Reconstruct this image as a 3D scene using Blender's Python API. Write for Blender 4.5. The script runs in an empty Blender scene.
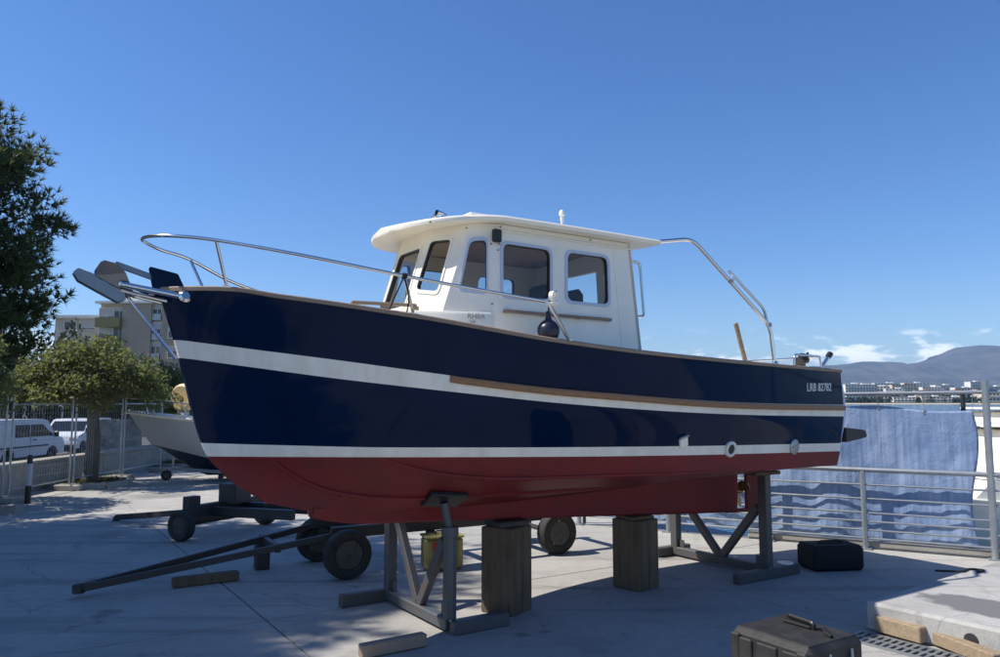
import bpy, bmesh, math, random
import numpy as np
from mathutils import Vector, Matrix
from mathutils.bvhtree import BVHTree
from mathutils.geometry import tessellate_polygon
random.seed(7); rng = np.random.default_rng(7)
scene = bpy.context.scene
C = scene.collection
R = math.radians

# ------------------------------------------------------------------ camera
F, CX, CY, HC, HOR = 760.0, 500.0, 328.5, 2.0, 402.0
PIT = math.atan((HOR - CY) / F)
cam_d = bpy.data.cameras.new('camera'); cam = bpy.data.objects.new('camera', cam_d); C.objects.link(cam)
cam.location = (0, 0, HC); cam.rotation_euler = (math.pi / 2 + PIT, 0, 0)
cam_d.sensor_width = 36.0; cam_d.lens = 36.0 * F / 1000.0; cam_d.clip_start = 0.05; cam_d.clip_end = 60000
scene.camera = cam

# ------------------------------------------------------------------ light
SUN_TO = Vector((-0.82, -0.03, 1.0)).normalized()
SUN_EL = math.asin(SUN_TO.z); SUN_AZ = math.atan2(SUN_TO.x, SUN_TO.y)
world = bpy.data.worlds.new('World'); scene.world = world; world.use_nodes = True
wn, wl = world.node_tree.nodes, world.node_tree.links
wn.clear()
w_out = wn.new('ShaderNodeOutputWorld'); w_bg = wn.new('ShaderNodeBackground'); w_bg.inputs['Strength'].default_value = 0.126
sky = wn.new('ShaderNodeTexSky'); sky.sky_type = 'NISHITA'; sky.sun_disc = False
sky.sun_elevation = SUN_EL; sky.sun_rotation = SUN_AZ; sky.altitude = 0; sky.air_density = 1.0; sky.dust_density = 0.15; sky.ozone_density = 6.0
# low cumulus along the horizon, part of the sky itself
tc = wn.new('ShaderNodeTexCoord'); sep = wn.new('ShaderNodeSeparateXYZ'); wl.new(tc.outputs['Generated'], sep.inputs[0])
def wm(op, a, b=None, c=None):
    n = wn.new('ShaderNodeMath'); n.operation = op
    for i, q in enumerate((a, b, c)):
        if q is None: continue
        if isinstance(q, (int, float)): n.inputs[i].default_value = q
        else: wl.new(q, n.inputs[i])
    return n.outputs[0]
az = wm('ARCTAN2', sep.outputs['X'], sep.outputs['Y'])
elv = sep.outputs['Z']
comb = wn.new('ShaderNodeCombineXYZ'); wl.new(wm('MULTIPLY', az, 19.0), comb.inputs[0]); wl.new(wm('MULTIPLY', elv, 48.0), comb.inputs[1]); comb.inputs[2].default_value = 3.7
cn = wn.new('ShaderNodeTexNoise'); cn.inputs['Scale'].default_value = 1.0; cn.inputs['Detail'].default_value = 7; cn.inputs['Roughness'].default_value = 0.58
wl.new(comb.outputs[0], cn.inputs['Vector'])
def ramp01(x, a, b):
    n = wn.new('ShaderNodeMapRange'); n.interpolation_type = 'SMOOTHSTEP'; wl.new(x, n.inputs[0])
    n.inputs[1].default_value = a; n.inputs[2].default_value = b; n.inputs[3].default_value = 0; n.inputs[4].default_value = 1; return n.outputs[0]
band = wm('MULTIPLY', ramp01(elv, 0.015, 0.05), wm('SUBTRACT', 1.0, ramp01(elv, 0.055, 0.10)))
cmask = wm('MULTIPLY', ramp01(wm('ADD', cn.outputs['Fac'], wm('MULTIPLY', band, 0.12)), 0.59, 0.72), band)
hsv = wn.new('ShaderNodeHueSaturation'); hsv.inputs['Saturation'].default_value = 1.16; hsv.inputs['Hue'].default_value = 0.508; hsv.inputs['Value'].default_value = 1.0; wl.new(sky.outputs[0], hsv.inputs['Color'])
cmix = wn.new('ShaderNodeMix'); cmix.data_type = 'RGBA'
wl.new(wm('MULTIPLY', cmask, 0.75), cmix.inputs['Factor']); wl.new(hsv.outputs[0], cmix.inputs['A']); cmix.inputs['B'].default_value = (11.5, 11.7, 12.2, 1)
wl.new(cmix.outputs['Result'], w_bg.inputs['Color']); wl.new(w_bg.outputs[0], w_out.inputs['Surface'])
sun_d = bpy.data.lights.new('sun', 'SUN'); sun_d.energy = 5.0; sun_d.angle = R(0.53); sun_d.color = (1.0, 0.95, 0.88)
sun = bpy.data.objects.new('sun', sun_d); C.objects.link(sun); sun.rotation_euler = SUN_TO.to_track_quat('Z', 'Y').to_euler(); sun.location = (-20, 0, 30)
vs = scene.view_settings; vs.view_transform = 'Standard'; vs.look = 'None'; vs.exposure = 0.27; vs.gamma = 1.0; vs.use_curve_mapping = False

# ------------------------------------------------------------------ pixel <-> world
def ray(x, y):
    a = (x - CX) / F; b = -(y - CY) / F
    return np.array([a, math.cos(PIT) - b * math.sin(PIT), math.sin(PIT) + b * math.cos(PIT)])
OC = np.array([0, 0, HC])
def onz(x, y, z=0.0):
    r = ray(x, y); return OC + r * (z - HC) / r[2]
def aty(x, y, Y):
    r = ray(x, y); return OC + r * Y / r[1]
def proj(p):
    d = np.asarray(p, float) - OC
    fy = d[1] * math.cos(PIT) + d[2] * math.sin(PIT); uz = -d[1] * math.sin(PIT) + d[2] * math.cos(PIT)
    return CX + F * d[0] / fy, CY - F * uz / fy
TH = R(33); AX = np.array([math.cos(TH), math.sin(TH), 0]); PN = np.array([math.sin(TH), -math.cos(TH), 0])
B0 = np.array([-2.53, 5.89, 0.0])
def bworld(t, u, z): return B0 + AX * t + PN * u + np.array([0, 0, z])
def toboat(p): d = np.asarray(p) - B0; return float(d @ AX), float(d @ PN), float(p[2])
def onu(x, y, u):
    r = ray(x, y); k = (u - (OC - B0) @ PN) / (r @ PN); return toboat(OC + r * k)
def L(t, u, z): return Vector((t, -u, z))            # boat coordinates (aft, port, up) to the boat's local frame

# ------------------------------------------------------------------ materials
def mat(name, col, rough=0.6, metal=0.0, var=0.0, scale=4.0, bump=0.0, bscale=40.0, col2=None, coat=0.0, spec=0.5, trans=0.0, stretch=(1, 1, 1), coord='Object', alpha=1.0):
    m = bpy.data.materials.new(name); m.use_nodes = True
    n, l = m.node_tree.nodes, m.node_tree.links
    b = n['Principled BSDF']
    b.inputs['Base Color'].default_value = (*col, 1); b.inputs['Roughness'].default_value = rough; b.inputs['Metallic'].default_value = metal
    b.inputs['Specular IOR Level'].default_value = spec
    if coat: b.inputs['Coat Weight'].default_value = coat; b.inputs['Coat Roughness'].default_value = 0.03
    if trans: b.inputs['Transmission Weight'].default_value = trans
    if var or bump:
        t = n.new('ShaderNodeTexCoord'); mp = n.new('ShaderNodeMapping'); mp.inputs['Scale'].default_value = stretch
        l.new(t.outputs[coord], mp.inputs['Vector'])
    if var:
        no = n.new('ShaderNodeTexNoise'); no.inputs['Scale'].default_value = scale; no.inputs['Detail'].default_value = 8; no.inputs['Roughness'].default_value = 0.62
        l.new(mp.outputs[0], no.inputs['Vector'])
        oi = n.new('ShaderNodeObjectInfo')
        ad = n.new('ShaderNodeMath'); ad.operation = 'MULTIPLY_ADD'; l.new(oi.outputs['Random'], ad.inputs[0]); ad.inputs[1].default_value = 0.12; l.new(no.outputs['Fac'], ad.inputs[2])
        mr = n.new('ShaderNodeMapRange'); l.new(ad.outputs[0], mr.inputs[0]); mr.inputs[1].default_value = 0.36; mr.inputs[2].default_value = 0.76
        mx = n.new('ShaderNodeMix'); mx.data_type = 'RGBA'; l.new(mr.outputs[0], mx.inputs['Factor'])
        c2 = col2 if col2 else tuple(c * (1 - var) for c in col)
        mx.inputs['A'].default_value = (*col, 1); mx.inputs['B'].default_value = (*c2, 1)
        l.new(mx.outputs['Result'], b.inputs['Base Color'])
        m['mix'] = 1
    if bump:
        nb = n.new('ShaderNodeTexNoise'); nb.inputs['Scale'].default_value = bscale; nb.inputs['Detail'].default_value = 6
        l.new(mp.outputs[0], nb.inputs['Vector'])
        bp = n.new('ShaderNodeBump'); bp.inputs['Strength'].default_value = bump; bp.inputs['Distance'].default_value = 0.02
        l.new(nb.outputs['Fac'], bp.inputs['Height']); l.new(bp.outputs[0], b.inputs['Normal'])
    return m
def glass_mat(name, tint, refl=0.12):
    m = bpy.data.materials.new(name); m.use_nodes = True
    n, l = m.node_tree.nodes, m.node_tree.links; n.clear()
    o = n.new('ShaderNodeOutputMaterial'); tr = n.new('ShaderNodeBsdfTransparent'); tr.inputs[0].default_value = (*tint, 1)
    g = n.new('ShaderNodeBsdfGlossy'); g.inputs['Roughness'].default_value = 0.02
    fr = n.new('ShaderNodeFresnel'); fr.inputs[0].default_value = 1.6
    mx = n.new('ShaderNodeMixShader'); gg = n.new('ShaderNodeNewGeometry'); iv = n.new('ShaderNodeMath'); iv.operation = 'SUBTRACT'; iv.inputs[0].default_value = 1.0; l.new(gg.outputs['Backfacing'], iv.inputs[1]); mu = n.new('ShaderNodeMath'); mu.operation = 'MULTIPLY'; l.new(fr.outputs[0], mu.inputs[0]); l.new(iv.outputs[0], mu.inputs[1]); l.new(mu.outputs[0], mx.inputs[0]); l.new(tr.outputs[0], mx.inputs[1]); l.new(g.outputs[0], mx.inputs[2]); l.new(mx.outputs[0], o.inputs[0])
    return m
def concrete_mat(name, base, dark, patch):
    m = bpy.data.materials.new(name); m.use_nodes = True
    n, l = m.node_tree.nodes, m.node_tree.links; b = n['Principled BSDF']
    g = n.new('ShaderNodeNewGeometry'); pos = g.outputs['Position']
    def noise(s, d=8, r=0.6, mp=None):
        q = n.new('ShaderNodeTexNoise'); q.inputs['Scale'].default_value = s; q.inputs['Detail'].default_value = d; q.inputs['Roughness'].default_value = r; l.new(pos, q.inputs['Vector']); return q.outputs['Fac']
    def rng_(x, a, c):
        q = n.new('ShaderNodeMapRange'); l.new(x, q.inputs[0]); q.inputs[1].default_value = a; q.inputs[2].default_value = c; return q.outputs[0]
    def mix(f, a, c):
        q = n.new('ShaderNodeMix'); q.data_type = 'RGBA'; l.new(f, q.inputs['Factor'])
        for s, v in (('A', a), ('B', c)):
            if isinstance(v, tuple): q.inputs[s].default_value = (*v, 1)
            else: l.new(v, q.inputs[s])
        return q.outputs['Result']
    oi = n.new('ShaderNodeObjectInfo')
    c = mix(rng_(noise(0.55), 0.35, 0.7), base, dark)
    c = mix(rng_(noise(3.1, 9, 0.7), 0.52, 0.78), c, tuple(x * 0.8 for x in dark))
    c = mix(rng_(noise(9.0, 8, 0.75), 0.50, 0.80), c, tuple(x * 0.7 for x in base))
    c = mix(rng_(noise(0.22, 6, 0.55), 0.60, 0.68), c, patch)
    # hairline cracks, oil spots, tyre smears
    wv = n.new('ShaderNodeTexNoise'); wv.inputs['Scale'].default_value = 1.4; wv.inputs['Detail'].default_value = 5; l.new(pos, wv.inputs['Vector'])
    wa = n.new('ShaderNodeVectorMath'); wa.operation = 'MULTIPLY_ADD'; l.new(wv.outputs['Color'], wa.inputs[0]); wa.inputs[1].default_value = (.9, .9, 0); l.new(pos, wa.inputs[2])
    ve = n.new('ShaderNodeTexVoronoi'); ve.feature = 'DISTANCE_TO_EDGE'; ve.inputs['Scale'].default_value = 0.42; l.new(wa.outputs[0], ve.inputs['Vector'])
    cr = n.new('ShaderNodeMapRange'); l.new(ve.outputs['Distance'], cr.inputs[0]); cr.inputs[1].default_value = 0.001; cr.inputs[2].default_value = 0.0045; cr.inputs[3].default_value = 0.42; cr.inputs[4].default_value = 0.0
    cm = n.new('ShaderNodeMath'); cm.operation = 'MULTIPLY'; l.new(cr.outputs[0], cm.inputs[0]); l.new(rng_(noise(0.35, 4, .5), 0.47, 0.56), cm.inputs[1])
    c = mix(cm.outputs[0], c, (0.08, 0.078, 0.072))
    mpt = n.new('ShaderNodeMapping'); mpt.inputs['Rotation'].default_value = (0, 0, -0.45); mpt.inputs['Scale'].default_value = (0.16, 2.6, 1); l.new(pos, mpt.inputs[0])
    tn = n.new('ShaderNodeTexNoise'); tn.inputs['Scale'].default_value = 1.0; tn.inputs['Detail'].default_value = 6; tn.inputs['Roughness'].default_value = .6; l.new(mpt.outputs[0], tn.inputs['Vector'])
    tm_ = n.new('ShaderNodeMath'); tm_.operation = 'MULTIPLY'; l.new(rng_(tn.outputs['Fac'], 0.53, 0.70), tm_.inputs[0]); tm_.inputs[1].default_value = 0.7
    c = mix(tm_.outputs[0], c, tuple(x * 0.55 for x in dark))
    os_ = n.new('ShaderNodeMath'); os_.operation = 'MULTIPLY'; l.new(rng_(noise(1.15, 5, .62), 0.63, 0.68), os_.inputs[0]); os_.inputs[1].default_value = .65
    c = mix(os_.outputs[0], c, tuple(x * 0.4 for x in dark))
    v = n.new('ShaderNodeTexVoronoi'); v.inputs['Scale'].default_value = 2.2; l.new(pos, v.inputs['Vector'])
    sp = n.new('ShaderNodeMapRange'); l.new(v.outputs['Distance'], sp.inputs[0]); sp.inputs[1].default_value = 0.03; sp.inputs[2].default_value = 0.07; sp.inputs[3].default_value = 0.55; sp.inputs[4].default_value = 0.0
    c = mix(sp.outputs[0], c, tuple(x * 0.45 for x in dark))
    c = mix(rng_(noise(60, 3, 0.6), 0.5, 0.75), c, tuple(x * 0.72 for x in base))
    hs = n.new('ShaderNodeHueSaturation'); l.new(c, hs.inputs['Color']); mr = n.new('ShaderNodeMapRange'); l.new(oi.outputs['Random'], mr.inputs[0]); mr.inputs[3].default_value = 0.93; mr.inputs[4].default_value = 1.05; l.new(mr.outputs[0], hs.inputs['Value'])
    l.new(hs.outputs[0], b.inputs['Base Color']); b.inputs['Roughness'].default_value = 0.9; b.inputs['Specular IOR Level'].default_value = 0.25
    bp = n.new('ShaderNodeBump'); bp.inputs['Strength'].default_value = 0.35; bp.inputs['Distance'].default_value = 0.01; l.new(noise(35, 8, 0.7), bp.inputs['Height']); l.new(bp.outputs[0], b.inputs['Normal'])
    return m
M = {}
M['concrete'] = concrete_mat('concrete', (0.47, 0.45, 0.405), (0.36, 0.345, 0.315), (0.235, 0.228, 0.21))
M['concrete_step'] = concrete_mat('concrete_step', (0.45, 0.44, 0.41), (0.35, 0.34, 0.32), (0.22, 0.22, 0.215))
M['wall_conc'] = mat('wall_concrete', (0.42, 0.39, 0.34), 0.9, var=0.35, scale=2.5, bump=0.3)
M['asphalt'] = mat('asphalt', (0.10, 0.10, 0.10), 0.9, var=0.3, scale=0.6, bump=0.3)
M['navy'] = mat('navy_paint', (0.0015, 0.013, 0.046), 0.06, var=0.25, scale=1.2, spec=0.11, bump=0.012, bscale=2.0)
M['white'] = mat('white_gelcoat', (0.93, 0.88, 0.755), 0.28, var=0.10, scale=3, spec=0.5)
M['stripe'] = mat('white_stripe', (0.86, 0.83, 0.75), 0.3, var=0.05, scale=2.2, stretch=(3, 3, .6), col2=(0.70, 0.66, 0.56))
M['red'] = mat('antifouling_red', (0.215, 0.024, 0.026), 0.5, spec=0.2, col2=(0.135, 0.028, 0.026), var=0.3, scale=2.4, bump=0.05, bscale=14)
M['teak'] = mat('teak', (0.30, 0.16, 0.075), 0.5, var=0.35, scale=7, stretch=(1, 9, 9), bump=0.15, bscale=30)
M['teak_grey'] = mat('weathered_teak', (0.33, 0.24, 0.17), 0.65, var=0.35, scale=8, stretch=(1, 9, 9))
M['steel'] = mat('stainless_steel', (0.66, 0.66, 0.65), 0.16, 1.0)
M['galv'] = mat('galvanised_steel', (0.42, 0.44, 0.45), 0.45, 0.75, var=0.25, scale=6)
M['galv_anchor'] = mat('anchor_steel', (0.19, 0.21, 0.24), 0.28, 0.9, var=0.2, scale=8)
M['stand_paint'] = mat('stand_blue_grey_paint', (0.060, 0.085, 0.105), 0.5, var=0.4, scale=11, bump=0.15, col2=(0.105, 0.075, 0.055))
M['black'] = mat('black_plastic', (0.014, 0.014, 0.015), 0.45)
M['rubber'] = mat('tyre_rubber', (0.018, 0.018, 0.018), 0.8, var=0.4, scale=12, col2=(0.04, 0.038, 0.034))
M['rim'] = mat('wheel_rim_paint', (0.085, 0.08, 0.072), 0.5, 0.3, var=0.4, scale=12)
M['trailer'] = mat('trailer_steel', (0.030, 0.036, 0.045), 0.55, 0.2, var=0.5, scale=5, col2=(0.06, 0.045, 0.035))
M['timber_old'] = mat('old_timber', (0.185, 0.13, 0.08), 0.85, var=0.55, scale=3, stretch=(6, 6, 0.8), bump=0.6, bscale=18)
M['timber_new'] = mat('fresh_timber', (0.40, 0.30, 0.19), 0.75, var=0.4, scale=5, stretch=(1, 7, 7), bump=0.35, bscale=22)
M['case'] = mat('case_charcoal', (0.014, 0.014, 0.015), 0.6, spec=.3, var=0.35, scale=9, col2=(0.04, 0.039, 0.037), bump=0.1)
M['bag'] = mat('black_canvas', (0.010, 0.010, 0.011), 0.8, var=0.4, scale=10)
M['yellow'] = mat('yellow_plastic', (0.34, 0.27, 0.075), 0.5, var=0.3, scale=6)
M['cream'] = mat('cream_plastic', (0.70, 0.52, 0.25), 0.5, var=0.2, scale=3)
M['seal'] = mat('window_seal', (0.50, 0.56, 0.68), 0.4)
M['winframe_dark'] = mat('dark_rubber_seal', (0.03, 0.03, 0.032), 0.5)
M['glass'] = glass_mat('tinted_window_glass', (0.90, 0.92, 0.925))
M['wheel_dark'] = mat('interior_dark', (0.07, 0.05, 0.035), 0.7, var=0.3)
M['interior'] = mat('interior_lining', (0.55, 0.47, 0.38), 0.6)
M['lining'] = mat('cabin_headliner', (0.30, 0.20, 0.14), 0.7)
M['ltext'] = mat('white_lettering', (0.75, 0.75, 0.75), 0.4)
M['gtext'] = mat('grey_lettering', (0.30, 0.30, 0.31), 0.4)
M['brass'] = mat('bronze', (0.35, 0.22, 0.10), 0.35, 0.9)
M['rope'] = mat('rope', (0.40, 0.37, 0.32), 0.9)
M['rope_dark'] = mat('dark_rope', (0.02, 0.02, 0.02), 0.9)
M['grey_hull'] = mat('grey_hull', (0.46, 0.475, 0.48), 0.35, var=0.06)
M['blue_hull'] = mat('dark_blue_bottom', (0.012, 0.018, 0.04), 0.35)
M['van_white'] = mat('van_white_paint', (0.72, 0.73, 0.74), 0.25, spec=0.5, var=0.05, coat=0.5)
M['car_glass'] = mat('car_glass', (0.012, 0.014, 0.016), 0.05, spec=0.6)
M['red_lamp'] = mat('tail_lamp', (0.45, 0.03, 0.02), 0.3)
M['lamp'] = mat('head_lamp', (0.6, 0.6, 0.6), 0.15)
M['pine_leaf'] = mat('pine_needles', (0.125, 0.150, 0.055), 0.6, var=0.5, scale=0.9, col2=(0.05, 0.07, 0.028), spec=0.4)
M['leaf'] = mat('tree_leaves', (0.165, 0.180, 0.075), 0.5, var=0.5, scale=1.3, col2=(0.075, 0.092, 0.038), spec=0.35)
M['bush'] = mat('dark_bush_leaves', (0.035, 0.05, 0.018), 0.6, var=0.4, scale=1.5)
M['bark'] = mat('tree_bark', (0.165, 0.14, 0.115), 0.9, var=0.5, scale=6, stretch=(1, 1, 0.3), bump=0.8, bscale=14)
M['bark_pine'] = mat('pine_bark', (0.11, 0.08, 0.06), 0.9, var=0.5, scale=5, bump=0.8, bscale=10)
M['grass'] = mat('dry_grass', (0.13, 0.13, 0.035), 0.8, var=0.4, scale=12)
M['soil'] = mat('soil', (0.10, 0.075, 0.05), 0.95, var=0.4, scale=8, bump=0.5)
M['b_beige'] = mat('beige_render', (0.42, 0.34, 0.25), 0.9, var=0.15, scale=0.5)
M['b_pale'] = mat('pale_render', (0.56, 0.50, 0.40), 0.9, var=0.12, scale=0.5)
M['b_olive'] = mat('olive_panel', (0.24, 0.21, 0.09), 0.8, var=0.1, scale=0.6)
M['b_white'] = mat('white_render', (0.80, 0.77, 0.70), 0.9, var=0.12, scale=0.2)
M['b_cream'] = mat('cream_render', (0.72, 0.62, 0.47), 0.9, var=0.12, scale=0.2)
M['b_terra'] = mat('terracotta_roof', (0.36, 0.17, 0.10), 0.9, var=0.2, scale=0.5)
M['b_brown'] = mat('brown_shopfront', (0.19, 0.125, 0.085), 0.8, var=0.2, scale=0.8)
M['b_blue'] = mat('blue_awning', (0.10, 0.15, 0.22), 0.6, var=0.2)
M['pane'] = mat('building_glass', (0.03, 0.035, 0.045), 0.1, spec=0.6)
M['shutter'] = mat('roller_shutter', (0.50, 0.49, 0.46), 0.7)
M['far_green'] = mat('far_greenery', (0.045, 0.065, 0.028), 0.9, var=0.5, scale=0.05, coord='Generated')
M['sand'] = mat('beach_sand', (0.48, 0.40, 0.28), 0.95)
M['sign_white'] = mat('sign_white', (0.75, 0.75, 0.74), 0.5)
M['orange'] = mat('buoy_orange', (0.70, 0.14, 0.06), 0.5)
M['banner'] = mat('patterned_banner', (0.55, 0.55, 0.56), 0.7, var=0.8, scale=3.5, col2=(0.08, 0.08, 0.09))

for k_, w_, c_ in (('pine_leaf', .35, (.17, .19, .05)), ('leaf', .48, (.22, .24, .075)), ('bush', .25, (.06, .08, .02))):
    nt = M[k_].node_tree; pb = nt.nodes['Principled BSDF']; om = [q for q in nt.nodes if q.type == 'OUTPUT_MATERIAL'][0]
    tl_ = nt.nodes.new('ShaderNodeBsdfTranslucent'); tl_.inputs[0].default_value = (*c_, 1); mx_ = nt.nodes.new('ShaderNodeMixShader'); mx_.inputs[0].default_value = w_
    nt.links.new(pb.outputs[0], mx_.inputs[1]); nt.links.new(tl_.outputs[0], mx_.inputs[2]); nt.links.new(mx_.outputs[0], om.inputs[0])

# ------------------------------------------------------------------ mesh helpers
def chull(pts):
    bm = bmesh.new()
    for p in pts: bm.verts.new(p)
    bmesh.ops.convex_hull(bm, input=bm.verts)
    bmesh.ops.dissolve_limit(bm, angle_limit=0.01, verts=bm.verts, edges=bm.edges)
    bm.verts.index_update()
    r = ([v.co.copy() for v in bm.verts], [[v.index for v in f.verts] for f in bm.faces]); bm.free(); return r
class MB:
    def __init__(s): s.v = []; s.f = []; s.m = []
    def add(s, vs_, fs, mi=0):
        o = len(s.v); s.v += [Vector(p) for p in vs_]; s.f += [[i + o for i in q] for q in fs]
        s.m += (mi if isinstance(mi, list) else [mi] * len(fs)); return s
    def box(s, c, d, bev=0.0, rz=0.0, mi=0, Mx=None):
        x, y, z = d[0] / 2, d[1] / 2, d[2] / 2
        if bev:
            bev = min(bev, x * .9, y * .9, z * .9); P = []
            for a in (-1, 1):
                for b in (-1, 1):
                    for e in (-1, 1):
                        P += [(a * (x - bev), b * (y - bev), e * z), (a * (x - bev), b * y, e * (z - bev)), (a * x, b * (y - bev), e * (z - bev))]
            vs_, fs = chull([Vector(p) for p in P])
        else:
            vs_ = [Vector((a * x, b * y, e * z)) for a in (-1, 1) for b in (-1, 1) for e in (-1, 1)]
            fs = [[0, 1, 3, 2], [4, 6, 7, 5], [0, 4, 5, 1], [2, 3, 7, 6], [0, 2, 6, 4], [1, 5, 7, 3]]
        Mt = Matrix.Translation(Vector(c)) @ (Mx if Mx is not None else Matrix.Rotation(rz, 4, 'Z'))
        return s.add([Mt @ p for p in vs_], fs, mi)
    def beam(s, p0, p1, w, h, bev=0.0, up=(0, 0, 1), mi=0):
        p0, p1 = Vector(p0), Vector(p1); d = p1 - p0; x = d.normalized(); up = Vector(up)
        if abs(x.dot(up)) > 0.99: up = Vector((1, 0, 0))
        y = up.cross(x).normalized(); z = x.cross(y)
        Mx = Matrix((x, y, z)).transposed().to_4x4()
        return s.box((p0 + p1) / 2, (d.length, w, h), bev, Mx=Mx, mi=mi)
    def tube(s, pts, r, n=8, closed=False, mi=0):
        pts = [Vector(p) for p in pts]; k = len(pts); rs = r if isinstance(r, (list, tuple)) else [r] * k
        vs_, fs = [], []; prev = None
        for i, p in enumerate(pts):
            a = pts[(i - 1) % k] if (closed or i > 0) else p; b = pts[(i + 1) % k] if (closed or i < k - 1) else p
            t = (b - a).normalized()
            if prev is None: x = t.orthogonal().normalized()
            else: x = (prev - t * prev.dot(t)).normalized()
            prev = x; y = t.cross(x)
            for j in range(n):
                q = 2 * math.pi * j / n; vs_.append(p + (x * math.cos(q) + y * math.sin(q)) * rs[i])
        for i in range(k if closed else k - 1):
            for j in range(n):
                a = i * n + j; b = i * n + (j + 1) % n; c = ((i + 1) % k) * n + (j + 1) % n; d = ((i + 1) % k) * n + j
                fs.append([a, b, c, d])
        if not closed: fs += [list(range(n))[::-1], list(range((k - 1) * n, k * n))]
        return s.add(vs_, fs, mi)
    def lathe(s, prof, n=20, Mx=None, mi=0, closed=False):
        Mx = Mx or Matrix(); vs_, fs = [], []; k = len(prof)
        for r, z in prof:
            for j in range(n):
                q = 2 * math.pi * j / n; vs_.append(Mx @ Vector((r * math.cos(q), r * math.sin(q), z)))
        for i in range(k if closed else k - 1):
            for j in range(n):
                i2 = (i + 1) % k
                fs.append([i * n + j, i * n + (j + 1) % n, i2 * n + (j + 1) % n, i2 * n + j])
        if not closed: fs += [list(range(n))[::-1], list(range((k - 1) * n, k * n))]
        return s.add(vs_, fs, mi)
    def grid(s, rows, mi=0, flip=False):
        k = len(rows); n = len(rows[0]); vs_ = [p for r in rows for p in r]; fs = []
        for i in range(k - 1):
            for j in range(n - 1):
                q = [i * n + j, i * n + j + 1, (i + 1) * n + j + 1, (i + 1) * n + j]; fs.append(q[::-1] if flip else q)
        ms = mi if isinstance(mi, int) else [mi[i] for i in range(k - 1) for j in range(n - 1)]
        return s.add(vs_, fs, ms)
    def prism(s, poly, f0, f1, mi=0, holes=()):
        loops = [list(poly)] + [list(h) for h in holes]; flat = [p for l_ in loops for p in l_]; n = len(flat)
        tri = tessellate_polygon([[Vector((p[0], p[1], 0)) for p in l_] for l_ in loops])
        vs_ = [f0(*p) for p in flat] + [f1(*p) for p in flat]
        fs = [list(t) for t in tri] + [[i + n for i in t][::-1] for t in tri]; o = 0
        for l_ in loops:
            k = len(l_)
            for i in range(k): fs.append([o + i, o + (i + 1) % k, n + o + (i + 1) % k, n + o + i])
            o += k
        return s.add(vs_, fs, mi)
    def build(s, name, mats, parent=None, smooth=None, recalc=True, weld=False):
        me = bpy.data.meshes.new(name); me.from_pydata([tuple(p) for p in s.v], [], s.f)
        mats = mats if isinstance(mats, (list, tuple)) else [mats]
        for q in mats: me.materials.append(M[q])
        if any(s.m): me.polygons.foreach_set('material_index', s.m)
        if recalc or weld:
            bm = bmesh.new(); bm.from_mesh(me)
            if weld: bmesh.ops.remove_doubles(bm, verts=bm.verts, dist=1e-4)
            bmesh.ops.recalc_face_normals(bm, faces=bm.faces); bm.to_mesh(me); bm.free()
        if smooth is not None:
            me.polygons.foreach_set('use_smooth', [True] * len(me.polygons)); me.set_sharp_from_angle(angle=R(smooth))
        me.update()
        o = bpy.data.objects.new(name, me); C.objects.link(o)
        if parent: o.parent = parent
        return o
def tag(o, label, cat, group=None):
    o['label'] = label; o['category'] = cat
    if group: o['group'] = group
    return o
def thing(name, label, cat, loc=(0, 0, 0), rz=0.0, group=None):
    o = bpy.data.objects.new(name, None); C.objects.link(o); o.location = loc; o.rotation_euler = (0, 0, rz); o.empty_display_size = 0.3
    return tag(o, label, cat, group)
def struct(o, kind='structure'): o['kind'] = kind; return o
def copy_tree(o, parent=None):
    c = o.copy(); C.objects.link(c); c.parent = parent
    for ch in list(o.children): copy_tree(ch, c)
    return c
def interp(x, xs, ys):                    # smooth monotone cubic
    xs = np.asarray(xs, float); ys = np.asarray(ys, float); x = min(max(x, xs[0]), xs[-1])
    h = np.diff(xs); d = np.diff(ys) / h; m = np.zeros(len(xs)); m[0] = d[0]; m[-1] = d[-1]
    for i in range(1, len(xs) - 1):
        m[i] = 0 if d[i - 1] * d[i] <= 0 else 2 * d[i - 1] * d[i] / (d[i - 1] + d[i])
    i = min(int(np.searchsorted(xs, x, side='right')) - 1, len(h) - 1); s = (x - xs[i]) / h[i]
    return float((1 + 2 * s) * (1 - s) ** 2 * ys[i] + s * (1 - s) ** 2 * h[i] * m[i] + s * s * (3 - 2 * s) * ys[i + 1] + s * s * (s - 1) * h[i] * m[i + 1])
def smooth_path(pts, n=6):
    P = [Vector(p) for p in pts]; out = []
    for i in range(len(P) - 1):
        a, b, c, d = P[max(i - 1, 0)], P[i], P[i + 1], P[min(i + 2, len(P) - 1)]
        for k in range(n):
            s = k / n; out.append(0.5 * ((2 * b) + (c - a) * s + (2 * a - 5 * b + 4 * c - d) * s * s + (3 * b - a - 3 * c + d) * s ** 3))
    return out + [P[-1]]
def bend_path(pts, r, n=5):               # straight runs with rounded corners
    P = [Vector(p) for p in pts]; out = [P[0]]
    for i in range(1, len(P) - 1):
        a = (P[i - 1] - P[i]); c = (P[i + 1] - P[i]); q = min(r, a.length * .45, c.length * .45)
        p0 = P[i] + a.normalized() * q; p2 = P[i] + c.normalized() * q
        out += [p0 * (1 - s) ** 2 + P[i] * 2 * s * (1 - s) + p2 * s * s for s in [k / n for k in range(n + 1)]]
    return out + [P[-1]]
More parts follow.
